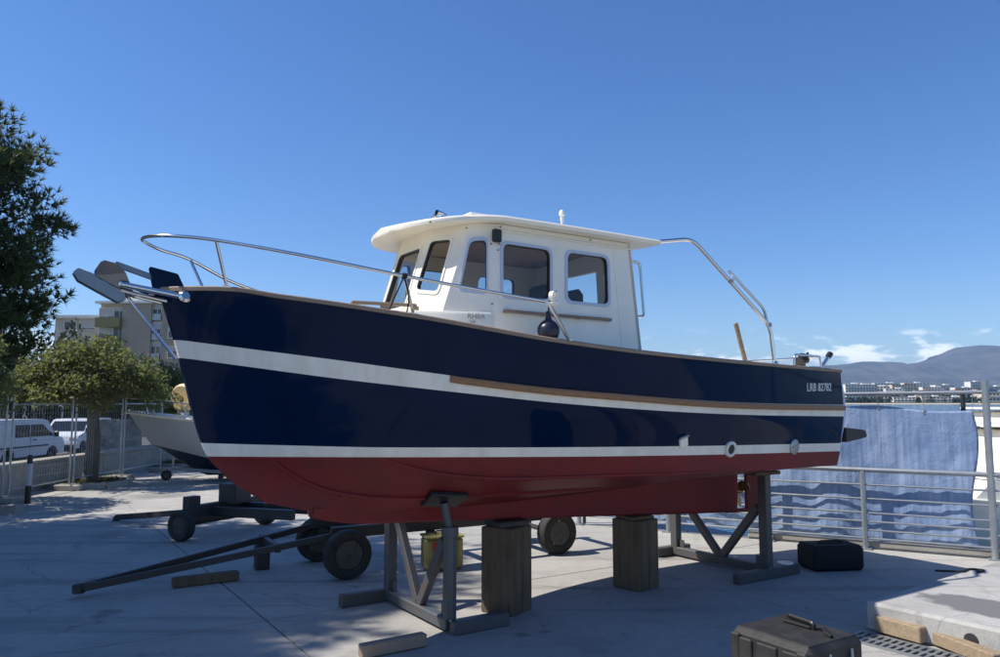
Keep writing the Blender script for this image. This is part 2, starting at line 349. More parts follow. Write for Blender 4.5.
def round_poly(pts, r, n=4):
    out = []; k = len(pts)
    for i in range(k):
        p = Vector(pts[i]); a = Vector(pts[i - 1]) - p; c = Vector(pts[(i + 1) % k]) - p; q = min(r, a.length * .45, c.length * .45)
        p0 = p + a.normalized() * q; p2 = p + c.normalized() * q
        out += [tuple(p0 * (1 - s) ** 2 + p * 2 * s * (1 - s) + p2 * s * s) for s in [j / n for j in range(n + 1)]]
    return out
def scale_poly(pts, d):
    cx = sum(p[0] for p in pts) / len(pts); cy = sum(p[1] for p in pts) / len(pts); out = []
    for p in pts:
        v = Vector((p[0] - cx, p[1] - cy)); out.append((p[0] + v.x / v.length * d, p[1] + v.y / v.length * d))
    return out
def text_mesh(name, body, size, material, parent, mtx, extr=0.002, align='LEFT', spacing=1.0):
    cu = bpy.data.curves.new(name, 'FONT'); cu.body = body; cu.size = size; cu.extrude = extr; cu.align_x = align; cu.space_character = spacing; cu.resolution_u = 3
    tmp = bpy.data.objects.new('tmp', cu); C.objects.link(tmp)
    dg = bpy.context.evaluated_depsgraph_get(); me = bpy.data.meshes.new_from_object(tmp.evaluated_get(dg))
    bpy.data.objects.remove(tmp); bpy.data.curves.remove(cu)
    me.transform(mtx); me.materials.clear(); me.materials.append(M[material])
    o = bpy.data.objects.new(name, me); C.objects.link(o); o.parent = parent; return o
def wheel_parts(parent, c, axis, r=0.28, w=0.17, rim='rim', n=26):
    z = Vector(axis).normalized(); q = z.to_track_quat('Z', 'Y').to_matrix().to_4x4(); Mx = Matrix.Translation(Vector(c)) @ q
    t = MB(); h = w / 2; ri = r * 0.60
    prof = [(ri, -h * .8), (r * .78, -h), (r * .93, -h * .92), (r * .985, -h * .7), (r, -h * .45), (r * .985, -h * .2), (r, 0), (r * .985, h * .2), (r, h * .45), (r * .985, h * .7), (r * .93, h * .92), (r * .78, h), (ri, h * .8), (ri * .97, 0)]
    e = t.lathe(prof, n, Mx, closed=True).build('wheel', 'rubber', parent, 40)
    m = MB(); m.lathe([(ri * .96, -h * .76), (ri * .93, -h * .74), (ri * .88, -h * .3), (ri * .62, -h * .15), (ri * .5, -h * .45), (ri * .28, -h * .5), (ri * .26, -h * .8), (0.012, -h * .85), (.012, h * .85), (ri * .26, h * .8), (ri * .28, h * .5), (ri * .5, h * .45), (ri * .62, h * .15), (ri * .88, h * .3), (ri * .93, h * .74), (ri * .96, h * .76)], n, Mx)
    for k in range(5):
        a = 2 * math.pi * k / 5
        for sgn in (-1, 1): m.lathe([(.012, sgn * h * .4), (.012, sgn * h * .62)], 6, Mx @ Matrix.Translation((math.cos(a) * ri * .4, math.sin(a) * ri * .4, 0)), mi=1)
    m.build('rim', [rim, 'black'], e, 30)
    return e

# ================================================================== THE SETTING
SEA_Z, ST_Z = -1.4, -0.65
# --- sea
def sea_mat():
    m = bpy.data.materials.new('sea_water'); m.use_nodes = True; n, l = m.node_tree.nodes, m.node_tree.links; b = n['Principled BSDF']
    b.inputs['Base Color'].default_value = (0.012, 0.055, 0.10, 1); b.inputs['Roughness'].default_value = 0.12; b.inputs['IOR'].default_value = 1.33
    g = n.new('ShaderNodeNewGeometry'); mp = n.new('ShaderNodeMapping'); mp.inputs['Scale'].default_value = (0.6, 1.1, 1); l.new(g.outputs['Position'], mp.inputs[0])
    a = n.new('ShaderNodeTexNoise'); a.inputs['Scale'].default_value = 1.3; a.inputs['Detail'].default_value = 8; l.new(mp.outputs[0], a.inputs['Vector'])
    bp = n.new('ShaderNodeBump'); bp.inputs['Strength'].default_value = 0.6; bp.inputs['Distance'].default_value = 0.25; l.new(a.outputs['Fac'], bp.inputs['Height']); l.new(bp.outputs[0], b.inputs['Normal'])
    return m
M['sea'] = sea_mat()
sea = MB().add([(-11000, -150, SEA_Z), (11000, -150, SEA_Z), (11000, 11500, SEA_Z), (-11000, 11500, SEA_Z)], [[0, 1, 2, 3]]).build('sea', 'sea'); struct(sea)

# --- yard: concrete apron in slabs laid parallel to the boat, quay edge on the sea side
Q0, Q1 = np.array([9.5, 8.366]), np.array([3.7, 11.634]); EQ = (Q1 - Q0) / np.linalg.norm(Q1 - Q0); NQ = np.array([-EQ[1], EQ[0]]) * -1   # NQ points to the sea
Q2 = np.array([-2.0, 24.0]); E2 = (Q2 - Q1) / np.linalg.norm(Q2 - Q1); N2 = -np.array([-E2[1], E2[0]])
def clip(poly, n, c):                    # keep points with p.n <= c
    out = []
    for i in range(len(poly)):
        p, q = np.array(poly[i]), np.array(poly[(i + 1) % len(poly)]); a, b = p @ n - c, q @ n - c
        if a <= 0: out.append(p)
        if (a < 0 < b) or (b < 0 < a): out.append(p + (q - p) * a / (a - b))
    return out
XL, YB, YF = -10.55, -5.0, 33.0
def land_pieces(poly):
    for n, c in (((-1, 0), -XL), ((0, -1), -YB), ((0, 1), YF)):
        poly = clip(poly, np.array(n, float), c) if len(poly) > 2 else []
    if len(poly) < 3: return []
    a = clip(poly, NQ, NQ @ Q0); b = clip(poly, -NQ, -(NQ @ Q0)); b = clip(b, N2, N2 @ Q1) if len(b) > 2 else []
    return [p for p in (a, b) if len(p) > 2]
def slab_prism(poly, z0, z1):
    mb = MB(); mb.prism([tuple(p) for p in poly], lambda x, y: Vector((x, y, z0)), lambda x, y: Vector((x, y, z1))); return mb
yard_poly = [(XL, YB), (16, YB), (16, YF), (XL, YF)]
ym = MB()
for pc in land_pieces(yard_poly): ym.prism([tuple(p) for p in pc], lambda x, y: Vector((x, y, -2.4)), lambda x, y: Vector((x, y, -0.018)))
yard = struct(ym.build('yard', 'wall_conc'))
GT, GU, G = 4.4, 4.4, 0.009
for i in range(-6, 9):
    for j in range(-7, 6):
        t0, t1 = 1.04 + i * GT + G, 1.04 + (i + 1) * GT - G; u0, u1 = -0.9 + j * GU + G, -0.9 + (j + 1) * GU - G
        cell = [tuple(bworld(t, u, 0)[:2]) for t, u in ((t0, u0), (t1, u0), (t1, u1), (t0, u1))]
        for pc in land_pieces(cell):
            slab_prism(pc, -0.0175, 0.0).build('concrete_slab', 'concrete', yard)
# --- street beyond the low wall, and the town ground
MB().prism([(-300, -20), (XL - 0.001, -20), (XL - 0.001, 320), (-300, 320)], lambda x, y: Vector((x, y, -2.2)), lambda x, y: Vector((x, y, ST_Z))).build('street', 'asphalt')
struct(bpy.data.objects['street'])
struct(MB().prism([(XL, YF + 0.001), (-6.0, YF + 0.001), (-60, 320), (XL, 320)], lambda x, y: Vector((x, y, -2.2)), lambda x, y: Vector((x, y, ST_Z))).build('town_ground', 'wall_conc'))

# --- far coast
def nz(x, y):
    return math.sin(x * .0031 + 1.3) * math.cos(y * .0043 + .4) + .5 * math.sin(x * .0083 + y * .006) + .25 * math.sin(x * .021 - y * .017 + 2)
def coast_h(x, y):
    s = min(max((y - 1110) / 380, 0), 1); return SEA_Z - 0.5 + 3.0 * min(max((y - 1095) / 20, 0), 1) + 27 * s * s * (3 - 2 * s) * (0.8 + 0.2 * math.sin(x * .004 + 2))
rows = []
for y in (1085, 1096, 1103, 1110, 1130, 1160, 1200, 1250, 1300, 1360, 1430, 1500, 1600, 1900, 2600):
    rows.append([Vector((x, y, coast_h(x, y) if y < 2600 else -3)) for x in np.linspace(-900, 2300, 110)])
struct(MB().grid(rows, mi=[1, 1, 1] + [0] * 11).build('far_coast', ['far_green', 'sand'], smooth=60))
rid = [(560, 380), (640, 376), (720, 372), (790, 368), (837, 365), (862, 362), (881, 362.5), (893, 366.5), (915, 363), (932, 359), (949, 351), (962, 346.7), (976, 346), (1000, 348), (1060, 356), (1130, 351), (1220, 366), (1330, 372), (1450, 384)]
rx, ry = [p[0] for p in rid], [p[1] for p in rid]
rows = []; DM = 7600.0
for k in range(26):
    f = k / 25.0; y = 5200 + 4200 * f; row = []
    prof = math.sin(min(f / 0.57, 1) * math.pi / 2) ** 1.5 if f < 0.57 else max(0.0, 1 - ((f - 0.57) / 0.43) ** 1.5)
    for px in np.linspace(570, 1440, 220):
        pz = HC + (HOR - interp(px, rx, ry)) / F * DM
        x = (px - CX) / F * DM * (0.86 + 0.14 * y / DM)
        z = pz * prof * (1 + 0.10 * nz(x * 1.7, y * 1.9) * (1 - prof)) + (18 * nz(x * 5, y * 5) + 9 * nz(x * 13, y * 11)) * (prof if prof < .9 else .35)
        row.append(Vector((x, y, max(z - 3, -3))))
    rows.append(row)
M['mountain'] = mat('mountain_scrub', (0.05, 0.065, 0.055), 0.95, var=0.5, scale=9, col2=(0.13, 0.13, 0.125), coord='Generated', stretch=(3, 1, 1))
struct(MB().grid(rows).build('mountain', 'mountain', smooth=60))

# far buildings, one thing each
def far_building(x, y, w, d, h, kind, label, floors):
    o = thing('seaside_building', label, 'building', (x, y, coast_h(x, y) - 1.0), random.uniform(-.25, .25), 'buildings along the far shore')
    b = MB(); b.box((0, 0, (h + 1) / 2), (w, d, h + 1)); b.build('wall', kind, o)
    r = MB(); r.box((0, 0, h + 1.25), (w + .6, d + .6, 0.5)).box((w * .2, 0, h + 2.3), (w * .25, d * .4, 1.6)); r.build('roof', 'b_terra' if kind == 'b_cream' and random.random() < .4 else 'b_white', o)
    n = max(2, int(w / 5))
    g = MB(); q_ = MB()
    for f in range(floors):
        for i in range(n): g.box((-w / 2 + (i + .5) * w / n, -d / 2 - .02, 1 + (f + .55) * h / floors), (w / n * .55, 0.12, h / floors * .5))
        q_.box((0, -d / 2 - .6, 1 + (f + .12) * h / floors), (w * .94, 1.1, .55))
    g.build('windows', 'pane', o)['kind'] = 'stuff'; q_.build('balconies', 'b_white', o)['kind'] = 'stuff'
ORD = ['first', 'second', 'third', 'fourth', 'fifth', 'sixth', 'seventh', 'eighth', 'ninth', 'tenth', 'eleventh', 'twelfth', 'thirteenth', 'fourteenth', 'fifteenth', 'sixteenth', 'seventeenth']
spots = [(836, 'b_white', 26, 9, 3), (849, 'b_white', 30, 15, 5), (858, 'b_white', 44, 17, 5), (876, 'b_cream', 30, 13, 4), (884, 'b_white', 34, 16, 5), (893, 'b_white', 24, 12, 4), (901, 'b_cream', 34, 15, 5), (912, 'b_white', 30, 16, 5), (922, 'b_cream', 24, 10, 3), (931, 'b_white', 32, 12, 4), (941, 'b_white', 30, 13, 4), (952, 'b_cream', 26, 10, 3), (960, 'b_white', 26, 11, 3), (972, 'b_white', 20, 17, 5), (983, 'b_cream', 28, 11, 3), (992, 'b_white', 26, 12, 4), (1006, 'b_white', 30, 12, 4)]
descr = {'b_white': 'white', 'b_cream': 'cream'}
for i, (px, kind, w, h, fl) in enumerate(spots):
    y = 1330 + 60 * math.sin(i * 2.1); x = (px - CX) / F * y
    far_building(x, y, w * 1.25, 14, h * 1.35, kind, f'{ORD[i]} building from the boat stern along the far hill, {descr[kind]} walls', fl)
for i, (px, kind, w, h, fl) in enumerate([(853, 'b_white', 30, 9, 3), (872, 'b_cream', 40, 7, 2), (905, 'b_white', 34, 6, 2), (929, 'b_cream', 26, 7, 2), (948, 'b_white', 36, 6, 2), (968, 'b_cream', 24, 6, 2), (990, 'b_cream', 30, 13, 2)]):
    y = 1150 + 25 * math.sin(i * 1.7); x = (px - CX) / F * y
    far_building(x, y, w * 1.2, 12, h * 1.25, kind, f'{ORD[i]} low {descr[kind]} building from the stern along the far beach', fl)
# far trees between them: reads as one mass
def leaf_cloud(mb, centers, size, n_each, lw, flat=1.0, mi=0):
    vs_, fs = [], []
    for c, r in centers:
        u = rng.normal(size=(n_each, 3)); u /= np.linalg.norm(u, axis=1)[:, None]; rad = rng.random(n_each) ** 0.4
        p = np.asarray(c) + u * rad[:, None] * np.array([r, r, r * flat])
        a = rng.normal(size=(n_each, 3)); a /= np.linalg.norm(a, axis=1)[:, None]
        b = np.cross(a, rng.normal(size=(n_each, 3))); b /= np.linalg.norm(b, axis=1)[:, None]
        s = size * (0.6 + 0.8 * rng.random(n_each))[:, None]
        o = len(vs_)
        q = np.stack([p - a * s, p - b * s * lw, p + a * s, p + b * s * lw], 1).reshape(-1, 3)
        vs_ += [tuple(x) for x in q]; fs += [[o + 4 * i, o + 4 * i + 1, o + 4 * i + 2, o + 4 * i + 3] for i in range(n_each)]
    mb.add(vs_, fs, mi)
ft = MB(); cs = []
for k in range(760):
    px = random.uniform(820, 1040) if k < 420 else random.uniform(420, 830); y = random.uniform(1120, 1480); x = (px - CX) / F * y; r = random.uniform(3.5, 7); cs.append(((x, y, coast_h(x, y) + r * .6), r))
leaf_cloud(ft, cs, 1.6, 60, .8, .9)
struct(ft.build('far_trees', 'bush', recalc=False), 'stuff'); bpy.data.objects['far_trees']['label'] = 'mass of green trees among the far shore buildings'; bpy.data.objects['far_trees']['category'] = 'trees'

# ------------------------------------------------------------------ low wall, fence, planters on the left
wallo = thing('low_wall', 'low pale concrete wall along the left edge of the yard, vans behind it', 'wall', (-10.75, 8.0, 0))
y0 = 0.0
for k in range(11):
    MB().box((0, y0 + 1.246, 0.02), (0.34, 2.488, 1.16), 0.012).build('wall_segment', 'wall_conc', wallo)
    MB().box((0, y0 + 1.246, 0.635), (0.42, 2.488, 0.07), 0.01).build('coping', 'wall_conc', wallo); y0 += 2.5
def fence_panel(p0, p1, label):
    o = thing('fence_panel', label, 'fence', (p0[0], p0[1], 0), math.atan2(p1[1] - p0[1], p1[0] - p0[0]), 'temporary mesh fence panels')
    ln = math.hypot(p1[0] - p0[0], p1[1] - p0[1]) - 0.12
    for x in (0.03, ln): MB().tube([(x, 0, 0.12), (x, 0, 2.1)], 0.022, 8).build('post', 'galv', o, 40)
    for z in (0.25, 1.95): MB().tube([(0.03, 0, z), (ln, 0, z)], 0.018, 8).build('rail', 'galv', o, 40)
    m = MB(); nx = 22
    for i in range(1, nx): x = .03 + (ln - .03) * i / nx; m.tube([(x, 0, .25), (x, 0, 1.95)], 0.0028, 3)
    for i in range(1, 9): z = .25 + 1.7 * i / 9; m.tube([(.03, 0, z), (ln, 0, z)], 0.0028, 3)
    m.build('wire_mesh', 'galv', o, recalc=False)['kind'] = 'stuff'
    for x in (0.0, ln): MB().box((x, 0, 0.065), (.22, .6, .13), .02).build('foot_block', 'wall_conc', o)
FX = -9.85
for i, (ya, nm) in enumerate([(13.1, 'nearest mesh fence panel at the left edge of the photo'), (15.4, 'mesh fence panel in front of the white panel van'), (17.65, 'mesh fence panel right behind the planted tree'), (19.9, 'farthest mesh fence panel beside the grey boat bow')]):
    fence_panel((FX + .03 * i, ya), (FX + .03 * (i + 1), ya + 2.25), nm)
bo = thing('bollard', 'short dark bollard with white band by the mesh fence', 'bollard', (-9.35, 15.3, 0))
MB().lathe([(.055, 0), (.055, .52), (.05, .9), (.0401, .95)], 14).build('post', 'black', bo, 40)
MB().lathe([(.0575, .35), (.0575, .78)], 14).build('band', 'shutter', bo, 40)

# ------------------------------------------------------------------ trees
def limb(mb, p0, p1, r0, r1, wob=0.1, n=5):
    p0, p1 = Vector(p0), Vector(p1); pts = []
    for i in range(n + 1):
        s = i / n; q = p0.lerp(p1, s); k = wob * math.sin(s * math.pi) * (p1 - p0).length
        pts.append(q + Vector((random.uniform(-1, 1), random.uniform(-1, 1), random.uniform(-.5, .8))) * k * .5)
    mb.tube(pts, [r0 + (r1 - r0) * i / n for i in range(n + 1)], 8); return pts[-1]
def small_tree(seed, trunk_h, spread, top):
    random.seed(seed); t = MB(); tips = []
    base = smooth_path([(0, 0, 0), (.03, .02, trunk_h * .5), (-.02, .03, trunk_h)], 5)
    t.tube(base, [.19 - .06 * i / (len(base) - 1) + (.05 if i == 0 else 0) for i in range(len(base))], 12)
    for k in range(8):
        a = 2 * math.pi * k / 8 + random.uniform(-.3, .3); rr = spread * random.uniform(.55, .8)
        e = (math.cos(a) * rr, math.sin(a) * rr, trunk_h + (top - trunk_h) * random.uniform(.35, .75))
        q = limb(t, (0, .02, trunk_h - .15 + .02 * k), e, .075, .028, .25); tips.append(q)
        for j in range(3):
            b = a + random.uniform(-.7, .7); e2 = (math.cos(b) * spread * random.uniform(.5, .95), math.sin(b) * spread * random.uniform(.5, .95), trunk_h + (top - trunk_h) * random.uniform(.3, .95))
            tips.append(limb(t, Vector(e).lerp(Vector((0, 0, trunk_h)), random.uniform(.2, .6)), e2, .03, .008, .2))
    cs = []
    for k in range(150):
        a = random.uniform(0, 2 * math.pi); q = math.sqrt(random.random()); rr = q * spread
        zt = (top - trunk_h) * (1 - .55 * q ** 2.5) ; zl = .12 + .22 * q * 0
        z = trunk_h + zl + (zt - zl) * random.random() ** .7
        cs.append(((math.cos(a) * rr, math.sin(a) * rr, z), random.uniform(.22, .42)))
    return t, cs
def make_small_tree(seed, trunk_h, spread, top):
    t, cs = small_tree(seed, trunk_h, spread, top); c = MB(); leaf_cloud(c, cs, .06, 105, .42, .8)
    return t, c
def tree_thing(name, label, loc, t, c, barkm, leafm, group, rz=0, cat='tree'):
    o = thing(name, label, cat, loc, rz, group)
    t.build('trunk', barkm, o, 60); c.build('crown', leafm, o, recalc=False); return o
t1, c1 = make_small_tree(3, 1.75, 1.62, 3.42)
G1 = 'small planted trees along the low wall'
tr1 = tree_thing('planted_tree', 'round leafy tree with bare grey trunk in front of the second white van', (-9.9, 18.6, 0.06), t1, c1, 'bark', 'leaf', G1)
t2, c2 = make_small_tree(5, 1.6, 2.0, 3.4)
tr2 = tree_thing('planted_tree', 'round leafy tree behind the grey boat bow', (-11.35, 25.4, -.1), t2, c2, 'bark', 'leaf', G1)
tr2['label'] = 'farther round leafy tree just behind the grey boat'
tr3 = copy_tree(tr1); tr3.location = (-11.2, 14.6, 0.06); tr3.rotation_euler = (0, 0, 2.1); tr3['label'] = 'leafy tree cut off by the left edge, crown above the mesh fence'
tr4 = copy_tree(tr2); tr4.location = (-11.6, 31.5, -.3); tr4.rotation_euler = (0, 0, 1.0); tr4['label'] = 'farthest round leafy tree, mostly hidden behind the grey boat'
def planter(loc, r, label):
    o = thing('tree_planter', label, 'planter', loc, 0, 'round tree planters')
    n = 9
    for k in range(n):
        a0, a1 = 2 * math.pi * k / n + .02, 2 * math.pi * (k + 1) / n - .02; poly = []
        for s in range(4): a = a0 + (a1 - a0) * s / 3; poly.append((math.cos(a) * r, math.sin(a) * r))
        for s in range(4): a = a1 + (a0 - a1) * s / 3; poly.append((math.cos(a) * (r - .14), math.sin(a) * (r - .14)))
        MB().prism(poly, lambda x, y: Vector((x, y, 0)), lambda x, y: Vector((x, y, .13))).build('kerb_stone', 'wall_conc', o)
    MB().lathe([(r - .142, 0.0), (r - .142, .085), (.24, .1)], 24).build('soil', 'soil', o, 60)
    g = MB(); vs_, fs = [], []
    for k in range(900):
        a = random.uniform(0, 6.28); q = math.sqrt(random.random()) * (r - .2); x, y = math.cos(a) * q, math.sin(a) * q; b = random.uniform(0, 6.28); h = random.uniform(.05, .16); w = .008; i = len(vs_)
        lx, ly = random.uniform(-.06, .06), random.uniform(-.06, .06)
        vs_ += [(x - math.cos(b) * w, y - math.sin(b) * w, .08), (x + math.cos(b) * w, y + math.sin(b) * w, .08), (x + lx, y + ly, .08 + h)]; fs.append([i, i + 1, i + 2])
    go = g.add(vs_, fs).build('grass', 'grass', o, recalc=False); go['kind'] = 'stuff'
planter((-9.9, 18.6, 0), .95, 'round stone kerb planter with dry grass under the nearer tree')
planter((-10.0, 24.2, 0), .9, 'round planter with green grass behind the grey boat jockey wheel')
tag(MB().prism([(0, 0), (1.3, .3), (1.3, .55), (0, .3)], lambda x, y: Vector((x - 10.0, y + 13.6, 0)), lambda x, y: Vector((x - 10.0, y + 13.6, .14))).build('kerb_stone', 'wall_conc'), 'single pale kerb stone on the ground at the left edge', 'kerb')

# umbrella-like pines: one in view at the left edge, two out of frame whose shade falls on the yard
def pine(seed, trunk_h, spread, zlo, top, nclump, ntuft):
    random.seed(seed); t = MB(); base = smooth_path([(0, 0, 0), (.15, .1, trunk_h * .4), (-.05, .1, trunk_h), (0, 0, top - 1.0)], 5)
    t.tube(base, [.26 - .2 * i / (len(base) - 1) for i in range(len(base))], 12)
    vs_, fs = [], []
    for k in range(nclump):
        a = random.uniform(0, 2 * math.pi); q = random.random() ** .33; z = zlo + (top - zlo) * random.random()
        env = math.sin(math.pi * min(max((z - zlo) / (top - zlo) * .86 + .12, 0), 1)) ** .38
        rr = q * spread * env; c = np.array([math.cos(a) * rr, math.sin(a) * rr, z])
        zb = max(zlo - .8, z - rr * .45 - .3)
        limb(t, (0, 0, zb), c, .05 + .03 * q, .012, .12, 4)
        R0 = random.uniform(.45, .8)
        for j in range(ntuft):
            u = rng.normal(size=3); u /= np.linalg.norm(u); u[2] = u[2] * .8 + .15
            p = c + u * R0 * rng.random() ** .45 * np.array([1, 1, .7]); d = u + np.array([0, 0, .5]) + rng.normal(size=3) * .35; d /= np.linalg.norm(d)
            for n_ in range(11):
                e = d + rng.normal(size=3) * .55; e /= np.linalg.norm(e); ln = .17 + .12 * rng.random(); w = np.cross(e, rng.normal(size=3)); w *= .018 / np.linalg.norm(w)
                i = len(vs_); vs_ += [tuple(p - w), tuple(p + w), tuple(p + e * ln)]; fs.append([i, i + 1, i + 2])
    c = MB(); c.add(vs_, fs); return t, c
pt, pc = pine(11, 3.0, 3.75, 2.9, 10.2, 520, 34)
GP = 'pine trees along the left side of the yard'
pn1 = tree_thing('pine_tree', 'tall dark pine tree filling the left edge of the photo', (-19.35, 24.0, ST_Z), pt, pc, 'bark_pine', 'pine_leaf', GP); pn1.scale = (1.22, 1.22, 1.24)
pn2 = copy_tree(pn1); pn2.scale = (1.2, 1.2, 1.2); pn2.location = (-13.0, 8.8, 0); pn2.rotation_euler = (0, 0, 1.3); pn2['label'] = 'pine tree just outside the left edge, its dappled shade on the yard'
pn3 = copy_tree(pn1); pn3.scale = (1.12, 1.12, 1.12); pn3.location = (-12.9, 3.9, 0); pn3.rotation_euler = (0, 0, 3.6); pn3['label'] = 'pine tree left of the photographer, shading the near left ground'
def bush(loc, r, label, n=26, mat_='bush'):
    o = thing('bush', label, 'bush', loc, 0, 'dark shrubs behind the planted trees'); cs = []
    for k in range(n):
        u = rng.normal(size=3); u /= np.linalg.norm(u); u[2] = abs(u[2]); cs.append((u * r * np.array([1, 1, 1.0]) * rng.random() ** .4 + np.array([0, 0, r * .2]), r * .38))
    c = MB(); leaf_cloud(c, cs, .14, 130, .5); c.build('foliage', mat_, o, recalc=False)
    t = MB(); [limb(t, (0, 0, 0), q[0], .06, .015, .15, 3) for q in cs[:10]]; t.build('stem', 'bark', o)
bush((-38.0, 58, ST_Z), 3.6, 'dark tree mass left of the apartment block')
bush((-33.6, 60, ST_Z), 3.0, 'lower dark bushy tree in front of the pale building')
for o in bpy.data.objects:
    if o.name.startswith('bush'): o.scale = (1, 1, 2.2)

# ------------------------------------------------------------------ vans
def van(label, loc, rz, Ln, H, W, wb, kind):
    o = thing('parked_van', label, 'van', loc, rz, 'white vans parked on the street')      # +x is the front
    if kind == 'panel': side = [(-Ln / 2, .42), (-Ln / 2 + .02, 1.2), (-Ln / 2 + .1, H - .08), (-Ln / 2 + .3, H), (Ln * .17, H), (Ln * .24, H - .07), (Ln * .355, 1.24), (Ln * .47, 1.06), (Ln * .5, .8), (Ln * .5, .42)]
    else: side = [(-Ln / 2, .40), (-Ln / 2 + .02, 1.1), (-Ln / 2 + .1, H - .08), (-Ln / 2 + .25, H), (Ln * .08, H), (Ln * .15, H - .06), (Ln * .30, 1.16), (Ln * .46, 1.0), (Ln * .5, .72), (Ln * .5, .40)]
    side = [(p[0], p[1]) for p in side]; wr = .34; arches = []
    for wx in (wb / 2 + .05, -wb / 2 + .05): arches.append(wx)
    poly = list(side)
    for wx in arches: poly += [(wx + .42 * math.cos(a), .40 + max(0, .36 * math.sin(a))) for a in [math.pi * k / 8 for k in range(9)]]
    rp = poly
    m = MB(); lev = [(-1, .93), (-.93, 1.0)]
    def sec(y): return lambda x, z: Vector((x, y * (1 - .10 * max(0, (z - 1.0) / H)), z))
    m.prism(rp, sec(-W / 2), sec(W / 2)); m.build('body', 'van_white', o, 35)
    def pane(poly, s, nm='window', mt='car_glass', th=.006):
        f0 = lambda x, z: Vector((x, s * (W / 2 * (1 - .10 * max(0, (z - 1.0) / H)) - .002), z)); f1 = lambda x, z: Vector((x, s * (W / 2 * (1 - .10 * max(0, (z - 1.0) / H)) + th), z))
        return MB().prism(round_poly(poly, .05, 3), f0, f1).build(nm, mt, o)
    a = .17 if kind == 'panel' else .08; xf = Ln * (.325 if kind == 'panel' else .27)
    for s in (-1, 1):
        pane([(xf, 1.2), (Ln * a - .05, H - .22), (Ln * a - .85, H - .22), (Ln * a - .85, 1.2)], s)
        if kind == 'panel': pane([(Ln * a - .92, 1.2), (Ln * a - .92, H - .22), (Ln * a - 1.9, H - .22), (Ln * a - 1.9, 1.2)], s)
        pane([(-Ln * .42, .78), (Ln * .25, .78), (Ln * .25, .84), (-Ln * .42, .84)], s, 'side_moulding', 'black', .02)
        pane([(Ln * a - .7, 1.05), (Ln * a - .5, 1.05), (Ln * a - .5, 1.09), (Ln * a - .7, 1.09)], s, 'door_handle', 'black', .03)
        MB().box((-Ln / 2 - .005, s * (W / 2 - .14), 1.1), (.05, .16, .5), .02).build('tail_light', 'red_lamp', o)
        MB().box((Ln * .475, s * (W / 2 - .24), .86), (.16, .34, .2), .04).build('headlight', 'lamp', o)
        MB().box((xf + .05, s * (W / 2 + .09), 1.26), (.1, .2, .24), .04).build('mirror', 'black', o)
        MB().box((Ln * a - .88, s * (W / 2 + .001), .95), (.012, .008, .9)).build('door_gap', 'black', o)
        for wx in arches: wheel_parts(o, (wx, s * (W / 2 - .12), wr - .02), (0, 1, 0), .32, .2)
    k = (H - 1.24) / (Ln * .355 - Ln * .24) if kind == 'panel' else (H - 1.16) / (Ln * .30 - Ln * .15)
    x0, z0, x1, z1 = (Ln * .255, H - .14, Ln * .345, 1.30) if kind == 'panel' else (Ln * .165, H - .13, Ln * .285, 1.23)
    nrm = Vector((z0 - z1, 0, x1 - x0)).normalized()
    f = lambda off: (lambda y, s: Vector((x0 + (x1 - x0) * s, y * (W / 2 - .1), z0 + (z1 - z0) * s)) + nrm * off)
    MB().prism([(-.93, 0.02), (.93, 0.02), (1.0, 1), (-1.0, 1)], f(.012), f(.04)).build('windscreen', 'car_glass', o)
    MB().box((Ln * .495, 0, .52), (.14, W * .96, .24), .05).build('bumper', 'black', o); MB().box((-Ln * .495, 0, .5), (.14, W * .96, .2), .05).build('bumper', 'black', o)
    MB().box((0, 0, .33), (Ln * .9, W * .8, .18)).build('underbody', 'black', o)
    return o
van('white panel van with dark front side windows behind the mesh fence', (-20.5, 32.0, ST_Z), R(90), 4.9, 1.93, 1.9, 3.0, 'panel')
van('smaller white van facing the camera right of the panel van', (-21.7, 39.3, ST_Z), R(-84), 4.3, 1.80, 1.85, 2.7, 'small')
van('white van at the very left edge with red tail light', (-19.05, 25.3, ST_Z), R(-90), 4.9, 1.93, 1.9, 3.0, 'panel')
sg = thing('street_sign', 'small white street sign with arrow on a pole behind the vans', 'sign', (-24.6, 43, ST_Z))
MB().tube([(0, 0, 0), (0, 0, 2.9)], .035, 8).build('pole', 'galv', sg); MB().box((0, -.05, 2.75), (.55, .04, .7), .01).build('sign_plate', 'sign_white', sg)
MB().prism([(-.05, -.2), (.05, -.2), (.05, .02), (.14, .02), (0, .22), (-.14, .02), (-.05, .02)], lambda x, z: Vector((x, -.072, 2.75 + z)), lambda x, z: Vector((x, -.078, 2.75 + z))).build('arrow', 'black', sg)
bn = thing('banner_frame', 'patterned grey and white banner standing by the grey boat', 'banner', (-14.3, 28.5, ST_Z))
MB().box((0, 0, 1.25), (1.9, .03, 1.5), .01).build('banner_sheet', 'banner', bn)
for x in (-.97, .97): MB().tube([(x, 0, 0), (x, 0, 2.1)], .03, 8).build('post', 'galv', bn)

